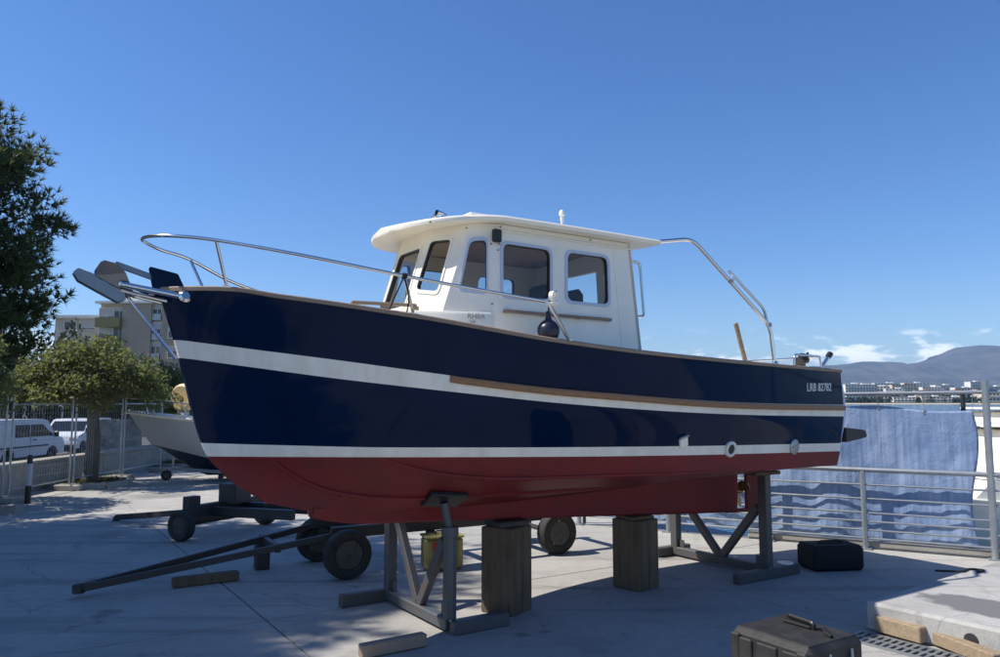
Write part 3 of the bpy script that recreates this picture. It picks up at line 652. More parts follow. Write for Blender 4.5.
# ------------------------------------------------------------------ town buildings
def window_on(o, x, z, w, h, yf, shut=0.0, recess=.18):
    wdw = MB().box((x, yf + .02, z), (w, .05, h)).build('window', 'pane', o)
    f = MB(); t = .09
    f.box((x - w / 2 - t / 2, yf - .03, z), (t, .14, h + 2 * t)).box((x + w / 2 + t / 2, yf - .03, z), (t, .14, h + 2 * t)).box((x, yf - .03, z + h / 2 + t / 2), (w, .14, t)).box((x, yf - .06, z - h / 2 - t / 2), (w + .1, .24, t)).box((x, yf - .012, z), (.07, .06, h))
    f.build('frame', 'b_white', wdw)
    if shut > 0: MB().box((x, yf - .045, z + h / 2 - h * shut / 2), (w - .02, .04, h * shut)).build('shutter', 'shutter', wdw)
D = 104.0; k = D / F
def bx(px): return (px - CX) * k
def bz(py): return HC + (HOR - py) * k * 1.0
ap = thing('apartment_block', 'tall beige apartment block with olive balcony panels and windows', 'building', (0, D, ST_Z))
Z = lambda py: bz(py) - ST_Z
top = Z(303)
MB().box(((bx(120) + bx(149)) / 2, 8, top / 2), (bx(149) - bx(120), 16, top)).build('wall', 'b_beige', ap)
MB().box(((bx(95) + bx(120)) / 2 , 8.4, top / 2), (bx(120) - bx(95) - .01, 15.2, top)).build('wall', 'b_pale', ap)
MB().box(((bx(149) + bx(160)) / 2 , 8.3, top / 2), (bx(160) - bx(149) - .01, 15.4, top)).build('wall', 'b_pale', ap)
MB().box(((bx(160) + bx(215)) / 2, 8, top / 2), (bx(215) - bx(160) - .01, 16, top)).build('wall', 'b_beige', ap)
MB().box(((bx(95) + bx(215)) / 2, 8, top + .15), (bx(215) - bx(95) + .6, 16.6, .3)).build('roof', 'b_white', ap)
MB().box((bx(107), 8, top + 1.0), (2.6, 6, 1.5)).build('roof_box', 'b_white', ap)
fl = 20.0
for i in range(6):
    py = 312.5 + fl * i
    MB().box(((bx(95) + bx(120)) / 2, -.1, Z(py + 10)), (bx(120) - bx(95) - .05, 1.2, (fl - 10.5) * k)).build('balcony_panel', 'b_olive', ap)
    window_on(ap, bx(101.5), Z(py), 1.9, 1.35, .72, .85 if i % 2 == 0 else .7); window_on(ap, bx(114.5), Z(py), 1.35, 1.35, .72, 0 if i else .3)
    window_on(ap, bx(153.5), Z(py - 3), 1.15, 1.9, .53, .45 if i != 2 else .3); MB().box((bx(153.5), .35, Z(py + 4.2)), (1.25, .3, .9)).build('window_guard', 'galv', ap)
    for q in (172, 190, 205): window_on(ap, bx(q), Z(py), 1.2, 1.5, -.06, .4)
lo = thing('pale_building', 'lower pale flat-roofed building left of the apartment block', 'building', (0, D + 3, ST_Z))
MB().box(((bx(40) + bx(95)) / 2, 7, Z(316) / 2), (bx(95) - bx(40), 14, Z(316))).build('wall', 'b_pale', lo)
MB().box(((bx(40) + bx(95)) / 2, 6.6, Z(316) + .2), (bx(95) - bx(40) + 1.0, 15, .4)).build('roof', 'b_white', lo)
for px, py, w, h, sh in ((74, 322, 2.2, 1.5, .9), (88, 320, .8, 1.5, 0), (88, 341, .8, 1.5, 0), (74, 343, 2.2, 1.5, .8), (56, 322, 1.6, 1.5, .3), (56, 343, 1.6, 1.5, .3), (88, 362, .8, 1.5, 0)): window_on(lo, bx(px), Z(py), w, h, -.05, sh)
sh = thing('shop_row', 'low brown shopfront row with blue awning behind the vans', 'building', (0, 66, ST_Z))
ks = 66 / F; sx = lambda px: (px - CX) * ks; sz = lambda py: HC + (HOR - py) * ks - ST_Z
MB().box(((sx(-60) + sx(140)) / 2, 5, sz(389) / 2), (sx(140) - sx(-60), 10, sz(389))).build('wall', 'b_brown', sh)
MB().box(((sx(-60) + sx(140)) / 2, 4.7, sz(388)), (sx(140) - sx(-60) + .6, 11, .25)).build('roof', 'b_white', sh)
for px in (14, 30): MB().box((sx(px), -.1, sz(404)), (.5, .3, sz(389) * .95)).build('pillar', 'b_cream', sh)
for a, b in ((32, 62), (66, 88), (92, 130), (-20, 10)): MB().box(((sx(a) + sx(b)) / 2, -.03, sz(409)), (sx(b) - sx(a), .1, 1.9)).build('shop_window', 'pane', sh)
for a, b in ((32, 62), (92, 130)): MB().beam(((sx(a) + sx(b)) / 2, -1.0, sz(402)), ((sx(a) + sx(b)) / 2, .0, sz(394)), sx(b) - sx(a), .06).build('awning', 'b_blue', sh)

# ================================================================== THE BOAT
boat = thing('motor_boat', 'navy blue wooden-trimmed motor boat with white wheelhouse and red bottom, propped on stands', 'boat', tuple(B0), TH)
STEM = [(3.03, -.2), (2.86, -.13), (2.79, -.10), (2.36, .03), (1.7, .22), (1.57, .28), (1.4, .43), (1.18, .75), (1.05, 1.10), (.98, 1.45), (.93, 1.9)]
def stem_t(z): return interp(z, [p[0] for p in STEM][::-1], [p[1] for p in STEM][::-1])
def tr_t(z): return interp(z, [.6, 1.28, 1.9, 2.35, 3.0], [7.03, 7.10, 7.13, 7.06, 6.95])
PXC = {'S': [(158, 291), (195, 290), (230, 290.5), (260, 295), (340, 306), (442, 322), (544, 340), (642, 353.5), (700, 359.5), (770, 366), (841, 372)],
 'A': [(178, 340), (187, 341), (238, 347.5), (340, 360.5), (447, 375), (552, 388), (628, 394.5), (700, 400.3), (770, 403.5), (846, 404.8)],
 'B': [(182, 358), (190, 359), (340, 379), (400, 386), (500, 397), (537, 401), (620, 408), (700, 413), (770, 415.5), (846, 416.5)],
 'C': [(200, 443), (270, 445), (400, 447.5), (500, 447.5), (700, 446), (760, 444.8), (846, 443)],
 'D': [(206, 456.5), (280, 457), (400, 457.3), (560, 456.8), (700, 455), (760, 453.5), (846, 451)],
 'E': [(208, 461), (260, 464), (330, 466), (382, 469), (436, 474.5), (500, 479), (560, 478), (650, 475.5), (733, 472), (843, 465)],
 'K': [(232, 484), (273, 489), (302, 493), (340, 496.5), (404, 498.5), (461, 496), (560, 490.5), (628, 486), (740, 481), (843, 474)]}
WW = [0, .02, .05, .1, .2, .3, .4, .5, .6, .7, .8, .9, 1]
US = [.030, .165, .33, .56, .88, 1.09, 1.22, 1.29, 1.31, 1.29, 1.23, 1.15, 1.05]
UD = [.030, .075, .16, .31, .58, .81, .98, 1.08, 1.12, 1.12, 1.09, 1.04, .97]
UE = [.030, .06, .12, .25, .51, .74, .92, 1.03, 1.08, 1.08, 1.05, 1.00, .93]
UK = [.030, .045, .075, .14, .30, .44, .54, .60, .62, .62, .62, .61, .60]
def mixu(f, bow): return [a + (b - a) * min(1, f + bow * (1 - w) ** 3) for a, b, w in zip(US, UD, WW)]
UROW = {'S': US, 'A': mixu(.28, .12), 'B': mixu(.36, .13), 'C': mixu(.90, .03), 'D': UD, 'E': UE, 'K': UK}
def solve_row(key, w):
    px, py = zip(*PXC[key]); z = 2.0
    t0 = .2; t1 = 7.0
    for it in range(12):
        t0, t1 = stem_t(z), tr_t(z)
        t = t0 + (t1 - t0) * w; u = interp(w, WW, UROW[key])
        X, Y = proj(bworld(t, u, z)); tgt = interp(X, px, py)
        d = np.linalg.norm(bworld(t, u, z)[:2]); z += (Y - tgt) * d / F * .9
        z = min(max(z, .6), 3.0)
    # rows fan out from the stem: use the stem point of the row itself
    return t, u, z
WST = [0, .008, .02, .035, .05, .07, .1, .13, .17, .21, .26, .31, .37, .43, .5, .57, .64, .71, .78, .85, .92, .97, 1.0]
def solve_full(key):
    first = solve_row(key, 0.0)
    out = [solve_row(key, w) for w in WST]; return out
ROWS = {k_: solve_full(k_) for k_ in 'SABCDEK'}
def g_row():
    r = []
    for w in WST:
        t = .75 + (7.0 - .75) * w; r.append((t, .03 + .055 * min(1, w / .1), interp(t, [.75, 1.2, 2, 3, 4, 5, 6, 7.0], [1.18, 1.08, 1.03, 1.035, 1.06, 1.10, 1.14, 1.18])))
    return r
for i_, (t_, u_, z_) in enumerate(ROWS['K']):
    if t_ > 3.0: ROWS['K'][i_] = (t_, u_, interp(t_, [3.0, 3.6, 4.2, 5, 6, 7.1], [ROWS['K'][i_][2] if t_ < 3.2 else 1.185, 1.18, 1.18, 1.19, 1.21, 1.235]))
ROWS['G'] = g_row()
def spline_rows(keys, sub):
    """rows of points, smoothly interpolated between the key rows"""
    out = []
    for a in range(len(keys) - 1):
        n = sub[a]
        for s in range(n):
            f = s / n; row = []
            for i in range(len(WST)):
                P = [np.array(ROWS[keys[max(a - 1, 0)]][i]), np.array(ROWS[keys[a]][i]), np.array(ROWS[keys[a + 1]][i]), np.array(ROWS[keys[min(a + 2, len(keys) - 1)]][i])]
                # centripetal-ish: non uniform hermite by height
                h = [abs(P[j + 1][2] - P[j][2]) + 1e-4 for j in range(3)]
                d = (P[2] - P[1]) / h[1]; d0 = (P[1] - P[0]) / h[0] if a > 0 else d; d2 = (P[3] - P[2]) / h[2] if a + 2 < len(keys) else d
                m1, m2 = (d0 + d) / 2, (d + d2) / 2
                q = (1 + 2 * f) * (1 - f) ** 2 * P[1] + f * (1 - f) ** 2 * h[1] * m1 + f * f * (3 - 2 * f) * P[2] + f * f * (f - 1) * h[1] * m2
                row.append(q)
            out.append(row)
    out.append([np.array(p) for p in ROWS[keys[-1]]]); return out
def densify(row, n=4):
    P = [np.array(p) for p in row]; out = []
    for i in range(len(P) - 1):
        a, b, c, d = P[max(i - 1, 0)], P[i], P[i + 1], P[min(i + 2, len(P) - 1)]; h = np.linalg.norm(c - b)
        h0 = np.linalg.norm(b - a) + 1e-6; h2 = np.linalg.norm(d - c) + 1e-6
        m1 = ((c - b) / h + (b - a) / h0) / 2 * h if i > 0 else (c - b); m2 = ((c - b) / h + (d - c) / h2) / 2 * h if i < len(P) - 2 else (c - b)
        for s in range(n):
            f = s / n; out.append((1 + 2 * f) * (1 - f) ** 2 * b + f * (1 - f) ** 2 * m1 + f * f * (3 - 2 * f) * c + f * f * (f - 1) * m2)
    return out + [P[-1]]
top_rows = [densify(r) for r in spline_rows(['S', 'A', 'B', 'C', 'D', 'E'], [5, 3, 6, 2, 3])]
bot_rows = [densify(r) for r in spline_rows(['E', 'K', 'G'], [4, 3])]
mats_top = [0] * 5 + [1] * 3 + [0] * 6 + [1] * 2 + [2] * 3
hb = MB()
for sgn in (1, -1):
    hb.grid([[L(p[0], sgn * p[1], p[2]) for p in r] for r in top_rows], mi=mats_top)
    hb.grid([[L(p[0], sgn * p[1], p[2]) for p in r] for r in bot_rows], mi=[2] * 7)
def stern_edge(r, sgn): p = r[-1]; return L(p[0], sgn * p[1], p[2])
tcol = [(stern_edge(r, 1), stern_edge(r, -1), m_) for r, m_ in zip(top_rows, mats_top + [2])] + [(stern_edge(r, 1), stern_edge(r, -1), 2) for r in bot_rows[1:]]
for a, b in zip(tcol[:-1], tcol[1:]): hb.add([a[0], a[1], b[1], b[0]], [[0, 1, 2, 3]], a[2])
def scol(r, sgn): p = r[0]; return L(p[0], sgn * p[1], p[2])
sc = [(scol(r, 1), scol(r, -1), m_) for r, m_ in zip(top_rows, mats_top + [2])] + [(scol(r, 1), scol(r, -1), 2) for r in bot_rows[1:]]
for a, b in zip(sc[:-1], sc[1:]):
    if (a[0] - b[0]).length > 1e-4: hb.add([a[0], a[1], b[1], b[0]], [[0, 1, 2, 3]], a[2])
hull = hb.build('hull', ['navy', 'stripe', 'red'], boat, 38, weld=True)
# keel fin below the hull, forefoot to the propeller aperture
KB = [(1.12, 1.035), (1.3, .99), (1.6, .945), (2.0, .925), (3.0, .87), (4.0, .815), (5.0, .755), (6.0, .70), (6.38, .685)]
kt = [p[0] for p in KB]
def keel_z(t): return interp(t, kt, [p[1] for p in KB])
def garb_z(t): return interp(t, [.75, 1.2, 2, 3, 4, 5, 6, 7.0], [1.18, 1.08, 1.03, 1.035, 1.06, 1.10, 1.14, 1.18])
kb = MB(); rows = []
for t in np.linspace(1.12, 6.38, 40):
    zb, zt_ = keel_z(t), garb_z(t) + .03; th = .085
    rows.append([L(t, th, zt_), L(t, .075, (zb + zt_) / 2), L(t, .065, zb + .02), L(t, .045, zb), L(t, -.045, zb), L(t, -.065, zb + .02), L(t, -.075, (zb + zt_) / 2), L(t, -th, zt_)])
kb.grid(rows); kb.add(rows[-1], [list(range(8))]); kb.add(rows[0], [list(range(8))])
kb.build('keel', 'red', boat, 30)
BV = BVHTree.FromPolygons([Vector(bworld(p.x, -p.y, p.z)) for p in hb.v], hb.f)
def hull_hit(px, py, off=0.0):
    r = Vector(ray(px, py)).normalized(); h, n, i, d = BV.ray_cast(Vector(OC), r)
    if h is None: return None
    if n.dot(r) > 0: n = -n
    h = h + n * off; q = toboat(np.array(h)); nb = Vector((n.dot(Vector(AX)), -n.dot(Vector(PN)), n.z)); return L(*q), nb
def hull_under(t, u):
    h, n, i, d = BV.ray_cast(Vector(bworld(t, u, -1)), Vector((0, 0, 1))); return h.z if h else None
def sheer(w): i = min(max(np.searchsorted(WST, w), 1), len(WST) - 1); a, b = np.array(ROWS['S'][i - 1]), np.array(ROWS['S'][i]); f = (w - WST[i - 1]) / (WST[i] - WST[i - 1]); return a + (b - a) * f
SH = top_rows[0]; SHt = [p[0] for p in SH]
def sheer_at(t): return interp(t, SHt, [p[1] for p in SH]), interp(t, SHt, [p[2] for p in SH])
# cap rail
for sgn, nm in ((1, 'p'), (-1, 's')):
    cr = MB(); rows = []
    for p in SH:
        t, u, z = p; ui = max(u - .085, .0); uo = u + .022
        rows.append([L(t - (.02 if u < .05 else 0), sgn * uo, z - .006), L(t, sgn * uo, z + .022), L(t, sgn * (uo - .01), z + .03), L(t, sgn * ui, z + .03), L(t, sgn * ui, z - .006)])
    rows = [r + [r[0]] for r in rows]; cr.grid(rows); cr.build('cap_rail', 'teak_grey', boat, 40)
# deck, side decks, cockpit
dk = MB(); rows = []
for p in SH[3:]:
    t, u, z = p
    if t > 4.12: break
    ui = max(u - .09, .005); rows.append([L(t, ui, z), L(t, ui, z - .10), L(t, ui * .5, z - .07), L(t, 0, z - .06), L(t, -ui * .5, z - .07), L(t, -ui, z - .10), L(t, -ui, z)])
dk.grid(rows); dk.build('foredeck', 'white', boat, 40)
ck = MB(); rows = []
for p in SH:
    t, u, z = p
    if t < 4.0: continue
    ui = u - .09; fz = 1.82; wi = min(ui - .12, interp(t, [4, 7.1], [.93, .80]))
    rows.append([L(t, ui, z), L(t, ui, z - .12), L(t, wi, z - .14), L(t, wi - .02, fz), L(t, -wi + .02, fz), L(t, -wi, z - .14), L(t, -ui, z - .12), L(t, -ui, z)])
ck.grid(rows); ck.add(rows[-1], [list(range(8))]); ck.build('cockpit', 'white', boat, 40)
pz = SH[-1]; MB().box(L(pz[0] - .045, 0, pz[2] + .008), (.13, 2 * pz[1] + .02, .05), .012).build('transom_cap', 'teak_grey', boat)
# stem head
MB().prism(round_poly([(-.155, 2.80), (-.205, 3.035), (.0, 2.995), (.065, 2.86), (.065, 2.80)], .012, 2), lambda t, z: L(t, .035, z), lambda t, z: L(t, -.035, z)).build('stem_head', 'navy', boat)
# wood rubbing strake from amidships aft
rb = MB()
def strake(pxs, r_out, h, name, mt, taper=True):
    pts = [hull_hit(*p) for p in pxs]; pts = [p for p in pts if p]
    for mir in (1, -1):
        mbx = MB(); rows = []
        for i, (p, n) in enumerate(pts):
            f = min(1, (i if name == 'rub_rail' else min(i, len(pts) - 1 - i)) / 2 + .35) if taper else 1
            q = p; n_ = Vector(n); up = Vector((0, 0, 1)); up = (up - n_ * up.dot(n_)).normalized()
            prof = [(-.01, h / 2), (r_out * .8 * f, h / 2), (r_out * f, h * .3), (r_out * f, -h * .3), (r_out * .8 * f, -h / 2), (-.01, -h / 2)]
            row = [q + n_ * a + up * b for a, b in prof]; row = [Vector((v.x, v.y * mir, v.z)) for v in row]; rows.append(row + [row[0]])
        mbx.grid(rows); mbx.add(rows[0][:-1], [list(range(6))]); mbx.add(rows[-1][:-1], [list(range(6))]); mbx.build(name, mt, boat, 40)
def along(key, xs, dy): return [(x, interp(x, *zip(*PXC[key])) + dy) for x in xs]
strake(along('A', [450, 456, 462] + list(np.linspace(475, 830, 24)) + [834, 837, 839.5, 841.5, 843], 3.2), .035, .058, 'rub_rail', 'teak')
strake([(390, 460.5), (404, 465), (420, 469), (436, 472.5), (468, 476.5), (500, 478), (530, 478.2), (560, 477), (600, 475.8), (640, 474.6), (680, 473.4), (733, 471)], .018, .026, 'spray_rail', 'red')
strake([(273, 461), (286, 470), (302, 480), (320, 488), (340, 493), (370, 497), (404, 498), (430, 497.5), (461, 496), (510, 493.5), (560, 490.5), (600, 488), (628, 486)], .022, .032, 'spray_rail', 'red')
# registration number
def hull_text(body, px0, px1, py, size, nm, mt, spacing=1.0):
    a, na = hull_hit(px0, py, .004); b, nb = hull_hit(px1, py - 0.3, .004); x = (b - a).normalized(); n_ = ((na + nb) / 2); y = n_.cross(x).normalized(); z = x.cross(y)
    Mx = Matrix((x, y, z)).transposed().to_4x4(); Mx.translation = a; o = text_mesh(nm, body, size, mt, boat, Mx, .0015, spacing=spacing)
    xs = [v.co for v in o.data.vertices]; w0 = max((v - a).dot(x) for v in xs); s = (b - a).length / w0
    for v in o.data.vertices:
        d = v.co - a; v.co = a + x * d.dot(x) * s + y * d.dot(y) + z * d.dot(z)
    return o
hull_text('LRB 82782', 806.5, 831, 391.2, .128, 'registration_lettering', 'ltext')
# through-hull fittings
def disc_on(px, py, prof, name, mats, mi=0, par=None, n=22):
    p, nn = hull_hit(px, py); q = Vector(nn).to_track_quat('Z', 'Y').to_matrix().to_4x4(); q.translation = p
    return MB().lathe(prof, n, q, mi).build(name, mats, par or boat, 40), q
ex, q = disc_on(730, 449, [(.0501, -.03), (.0501, .022), (.062, .03), (.078, .022), (.084, .0), (.084, -.03)], 'exhaust_outlet', 'stripe')
MB().lathe([(.05, -.02), (.05, .012)], 18, q).build('exhaust_opening', 'black', ex)
dp, q = disc_on(794, 447, [(.085, -.02), (.085, .008), (.078, .014), (.01, .016)], 'outlet_plate', 'galv')
MB().beam(q @ Vector((-.06, 0, .02)), q @ Vector((.06, .02, .02)), .012, .012).build('plate_rib', 'galv', dp)
pp, nn = hull_hit(683, 442); q = Vector(nn).to_track_quat('Z', 'Y').to_matrix().to_4x4(); q.translation = pp
br = MB().box((0, 0, 0), (.10, .10, .05), .01).build('skin_fitting_cover', 'white', boat); br.matrix_local = q @ Matrix.Rotation(.3, 4, 'Z')
MB().box((0, .06, .02), (.11, .02, .03), .005).build('bracket', 'galv', br)
MB().lathe([(.012, 0), (.012, .012)], 10, hull_hit(340, 498) and Matrix.Translation(hull_hit(340, 497)[0]) @ Vector(hull_hit(340, 497)[1]).to_track_quat('Z', 'Y').to_matrix().to_4x4()).build('anode_bolt', 'red', boat)
# transom trim, bracket
for sgn in (1, -1):
    tm = MB(); rows = []
    for r in top_rows[::2]:
        p = r[-1]; ex_t = interp(p[2], [1.2, 1.45, 1.95, 2.35], [.02, .035, .075, .035]); rows.append([L(p[0] + .001, sgn * (p[1] - .004), p[2]), L(p[0] + ex_t, sgn * (p[1] - .022), p[2]), L(p[0] + ex_t, sgn * (p[1] - .09), p[2]), L(p[0] + .001, sgn * (p[1] - .09), p[2])])
    tm.grid([r + [r[0]] for r in rows]); tm.add(rows[0], [[0, 1, 2, 3]]); tm.add(rows[-1], [[0, 1, 2, 3]]); tm.build('transom_trim', 'seal', boat)
a = onu(845, 432, .95); MB().prism([(a[0] - .02, 1.70), (a[0] + .36, 1.665), (a[0] + .40, 1.60), (a[0] + .37, 1.575), (a[0] - .02, 1.53)], lambda t, z: L(t, .98, z), lambda t, z: L(t, -.1, z)).build('stern_step', 'trailer', boat)
# rudder and propeller
MB().prism(round_poly([(6.62, 1.2), (6.95, 1.2), (6.93, .70), (6.62, .68)], .05, 3), lambda t, z: L(t, .022, z), lambda t, z: L(t, -.022, z)).build('rudder', 'red', boat)
MB().beam(L(6.25, 0, .695), L(6.86, 0, .675), .05, .045, .008).build('skeg', 'red', boat)
pr = MB(); pr.lathe([(.01, -.08), (.035, -.06), (.035, .06), (.02, .09)], 12, Matrix.Translation(L(6.47, 0, .92)) @ Matrix.Rotation(R(90), 4, 'Y'))
for k in range(3):
    a = 2 * math.pi * k / 3 + .4; e = Vector((0, math.cos(a), math.sin(a))); f = Vector((0, -math.sin(a), math.cos(a)))
    pts = [L(6.47, 0, .92) + e * r_ + f * w_ + Vector((w_ * .6, 0, 0)) for r_, w_ in ((.03, -.02), (.09, -.06), (.15, -.06), (.19, 0), (.15, .06), (.09, .05), (.03, .02))]
    pr.add(pts + [p + Vector((.008, 0, 0)) for p in pts], [list(range(7)), list(range(13, 6, -1))] + [[i, (i + 1) % 7, 7 + (i + 1) % 7, 7 + i] for i in range(7)])
pr.tube([L(6.3, 0, .93), L(6.47, 0, .92)], .02, 8); pr.build('propeller', 'brass', boat, 40)

# ---------------- wheelhouse
BASE = [(1.73, .29), (1.89, .66), (2.40, .875), (4.10, .875)]; TOPP = [(2.07, .28), (2.18, .63), (2.48, .80), (4.03, .80)]
ZB, ZT = 2.44, 3.56
def plane3(a, b, c): n = np.cross(np.array(b) - np.array(a), np.array(c) - np.array(a)); return n, n @ np.array(a)
_n1, _d1 = plane3((*BASE[0], ZB), (*BASE[1], ZB), (*TOPP[0], ZT)); _n2, _d2 = plane3((*BASE[1], ZB), (*BASE[2], ZB), (*TOPP[2], ZT))
TOPP[1] = tuple(np.linalg.solve(np.array([_n1[:2], _n2[:2]]), np.array([_d1 - _n1[2] * ZT, _d2 - _n2[2] * ZT])))
def wpt(i, top, sgn=1): p = (TOPP if top else BASE)[i]; return (p[0], sgn * p[1], ZT if top else ZB)
def b2w(p): return Vector(bworld(*p))
GLASS_TH = .006
def panel(bl, br_, tr, tl, windows, name, th=.045, seal='seal', mirror=True, wm='white'):
    """flat wall panel in boat coordinates with window openings given as picture polygons; built on both sides"""
    bl, br_, tr, tl = [np.array(p, float) for p in (bl, br_, tr, tl)]
    ex_ = br_ - bl; ex_ /= np.linalg.norm(ex_); nrm = np.cross(ex_, tl - bl); nrm /= np.linalg.norm(nrm)
    if nrm[1] < 0 or (abs(nrm[1]) < .2 and nrm[0] > 0): nrm = -nrm
    ey_ = np.cross(nrm, ex_); ey_ = ey_ if ey_[2] > 0 else -ey_
    def to2(p): d = np.array(p) - bl; return (float(d @ ex_), float(d @ ey_))
    Cb = np.array(toboat(OC)); 
    def pix2(px, py):
        r = ray(px, py); rb_ = np.array([r @ AX, r @ PN, r[2]]); s = ((bl - Cb) @ nrm) / (rb_ @ nrm); return to2(Cb + rb_ * s)
    outer = [to2(p) for p in (bl, br_, tr, tl)]
    wins = []
    for poly, rad in windows: wins.append(round_poly([pix2(*p) if isinstance(poly, list) else p for p in poly], rad, 4))
    for sgn in ((1, -1) if mirror else (1,)):
        def f(off): return lambda a, b: L(*(lambda q: (q[0], sgn * q[1], q[2]))(bl + ex_ * a + ey_ * b + nrm * off))
        MB().prism(outer, f(0), f(-th), holes=wins).build(name, wm, boat)
        for w in wins:
            g = scale_poly(w, .004); o = MB().prism(g, f(-.022), f(-.022 - GLASS_TH)).build('window', 'glass', boat)
            MB().prism(scale_poly(w, .030), f(.009), f(.0005), holes=[scale_poly(w, -.004)]).build('window_seal', seal, o)
            MB().prism(scale_poly(w, -.0005), f(-.0005), f(-.04), holes=[scale_poly(w, -.008)]).build('gasket', 'winframe_dark', o)
    return f
panel(wpt(2, 0), wpt(3, 0), wpt(3, 1), wpt(2, 1), [([(502.5, 243), (550, 250), (550, 300), (502.5, 296)], .07), ([(567, 252), (607, 257.5), (608.5, 305), (567, 301)], .07)], 'side_wall')
panel(wpt(1, 0), wpt(2, 0), wpt(2, 1), wpt(1, 1), [([(470, 241), (486.5, 239.5), (486.5, 291.5), (460, 289)], .05)], 'quarter_wall')
panel(wpt(0, 0), wpt(1, 0), wpt(1, 1), wpt(0, 1), [([(431, 241), (452, 239), (438, 292), (416, 290)], .05)], 'front_wall', seal='white')
c0 = wpt(0, 0); c0m = (c0[0], -c0[1], c0[2]); c1_ = wpt(0, 1); c1m = (c1_[0], -c1_[1], c1_[2])
wd = .24; hh = math.hypot(ZT - ZB, c1_[0] - c0[0])
panel(c0m, c0, c1_, c1m, [(((.05, .42), (.53, .42), (.515, 1.0), (.065, 1.0)), .05)], 'front_wall', seal='white', mirror=False)
# aft wall with door opening, seen only edge-on
am = MB(); oc = [(-.80, ZT), (-.875, ZB), (-.86, 1.84), (.86, 1.84), (.875, ZB), (.80, ZT)]
am.prism(oc, lambda u, z: L(4.10 - .06 * (z - ZB) / (ZT - ZB), u, z), lambda u, z: L(4.06 - .06 * (z - ZB) / (ZT - ZB), u, z), holes=[[(-.30, 1.92), (.30, 1.92), (.30, 3.35), (-.30, 3.35)], [(.42, 2.75), (.70, 2.75), (.68, 3.3), (.42, 3.3)]]); am.build('aft_wall', 'white', boat)
# inside
MB().prism([(BASE[1][0] + .1, -.55), (4.0, -.80), (4.0, .80), (BASE[1][0] + .1, .55)], lambda t, u: L(t, u, 1.86), lambda t, u: L(t, u, 1.90)).build('cabin_floor', 'wheel_dark', boat)
MB().box(L(2.25, 0, 2.66), (.5, 1.1, .36), .04).build('dashboard', 'interior', boat)
MB().box(L(3.55, .42, 2.62), (.12, .42, .95), .05).box(L(3.38, .42, 2.3), (.42, .42, .12), .04).box(L(3.4, .42, 2.07), (.1, .1, .36)).build('helm_seat', 'wheel_dark', boat)
sw = MB(); sw.tube([L(2.62, .38 + .19 * math.cos(a), 2.84 + .19 * math.sin(a)) for a in [2 * math.pi * i / 20 for i in range(20)]], .013, 6, closed=True)
for a in (.5, 2.6, 4.7): sw.tube([L(2.62, .38, 2.84), L(2.62, .38 + .19 * math.cos(a), 2.84 + .19 * math.sin(a))], .01, 6)
sw.tube([L(2.48, .38, 2.80), L(2.62, .38, 2.84)], .02, 6); sw.build('steering_wheel', 'wheel_dark', boat, 40)
MB().box(L(3.9, -.55, 2.75), (.1, .3, 1.1), .03).build('locker', 'wheel_dark', boat)

hl_ = [(BASE[0][0] + .42, .20), (BASE[1][0] + .36, .52), (2.56, .75), (3.98, .75)]; hl_ = hl_ + [(t, -u) for t, u in hl_[::-1]]
MB().prism(hl_, lambda t, u: L(t, u, 3.53), lambda t, u: L(t, u, 3.545)).build('headliner', 'lining', boat)
for sgn in (1, -1):                    # moulded corner rib and gutter bead on the cabin sides
    MB().beam(L(3.86, sgn * .876, 2.46), L(3.815, sgn * .807, 3.46), .035, .012, .004, up=(0, 1, 0)).build('moulding_rib', 'white', boat)
    MB().tube([L(2.50, sgn * .818, 3.50), L(4.02, sgn * .818, 3.50)], .009, 6).build('gutter_bead', 'white', boat, 60)
# roof: cambered, rounded brim overhanging the front
def roof_u(t):                       # half breadth of the brim
    if t < 2.55: s = (2.55 - t) / (2.55 - 1.72); return .93 * math.sqrt(max(0, 1 - s ** 2.0))
    return interp(t, [2.55, 3.3, 4.32], [.93, .945, .93])
ts = [1.72 + .83 * (1 - math.cos(a)) for a in np.linspace(.02, math.pi / 2, 16)] + list(np.linspace(2.7, 4.32, 9))
def roof_z(t, f): return 3.585 + .095 * (1 - f * f) * min(1, (t - 1.5) / .8) - .05 * max(0, 1 - (t - 1.72) / .75) ** 1.5
rf = MB(); rows = []
for t in ts:
    hu = max(roof_u(t), .02); row = []
    fs_ = [-1, -.97, -.85, -.6, -.3, 0, .3, .6, .85, .97, 1]
    for f in fs_: row.append(L(t, f * hu, roof_z(t, f) + .022))
    row.append(L(t, hu + .012, roof_z(t, 1) + .004)); row.append(L(t, hu, roof_z(t, 1) - .022))
    for f in fs_[::-1][1:-1]: row.append(L(t, f * (hu - .01), roof_z(t, 1) - .026 + .02 * (1 - f * f)))
    row.append(L(t, -hu, roof_z(t, 1) - .022)); row.append(L(t, -hu - .012, roof_z(t, 1) + .004)); rows.append(row + [row[0]])
rf.grid(rows); rf.add(rows[0][:-1], [list(range(len(rows[0]) - 1))]); rf.add(rows[-1][:-1], [list(range(len(rows[0]) - 1))])
roof = rf.build('roof', 'white', boat, 50)
MB().box(L(2.72, .18, 3.70), (.66, .56, .07), .02).build('roof_hatch', 'white', roof); MB().box(L(2.72, .18, 3.74), (.5, .44, .014), .005).build('hatch_lid', 'shutter', roof)
an = MB(); p = onu(562, 218, .35); an.lathe([(.018, 0), (.018, .05), (.028, .055), (.03, .09), (.016, .11)], 12, Matrix.Translation(L(p[0], .35, p[2] - .03))); an.tube([L(p[0], .35, 3.66), L(p[0], .35, p[2])], .012, 8); an.build('antenna', 'white', roof, 40)
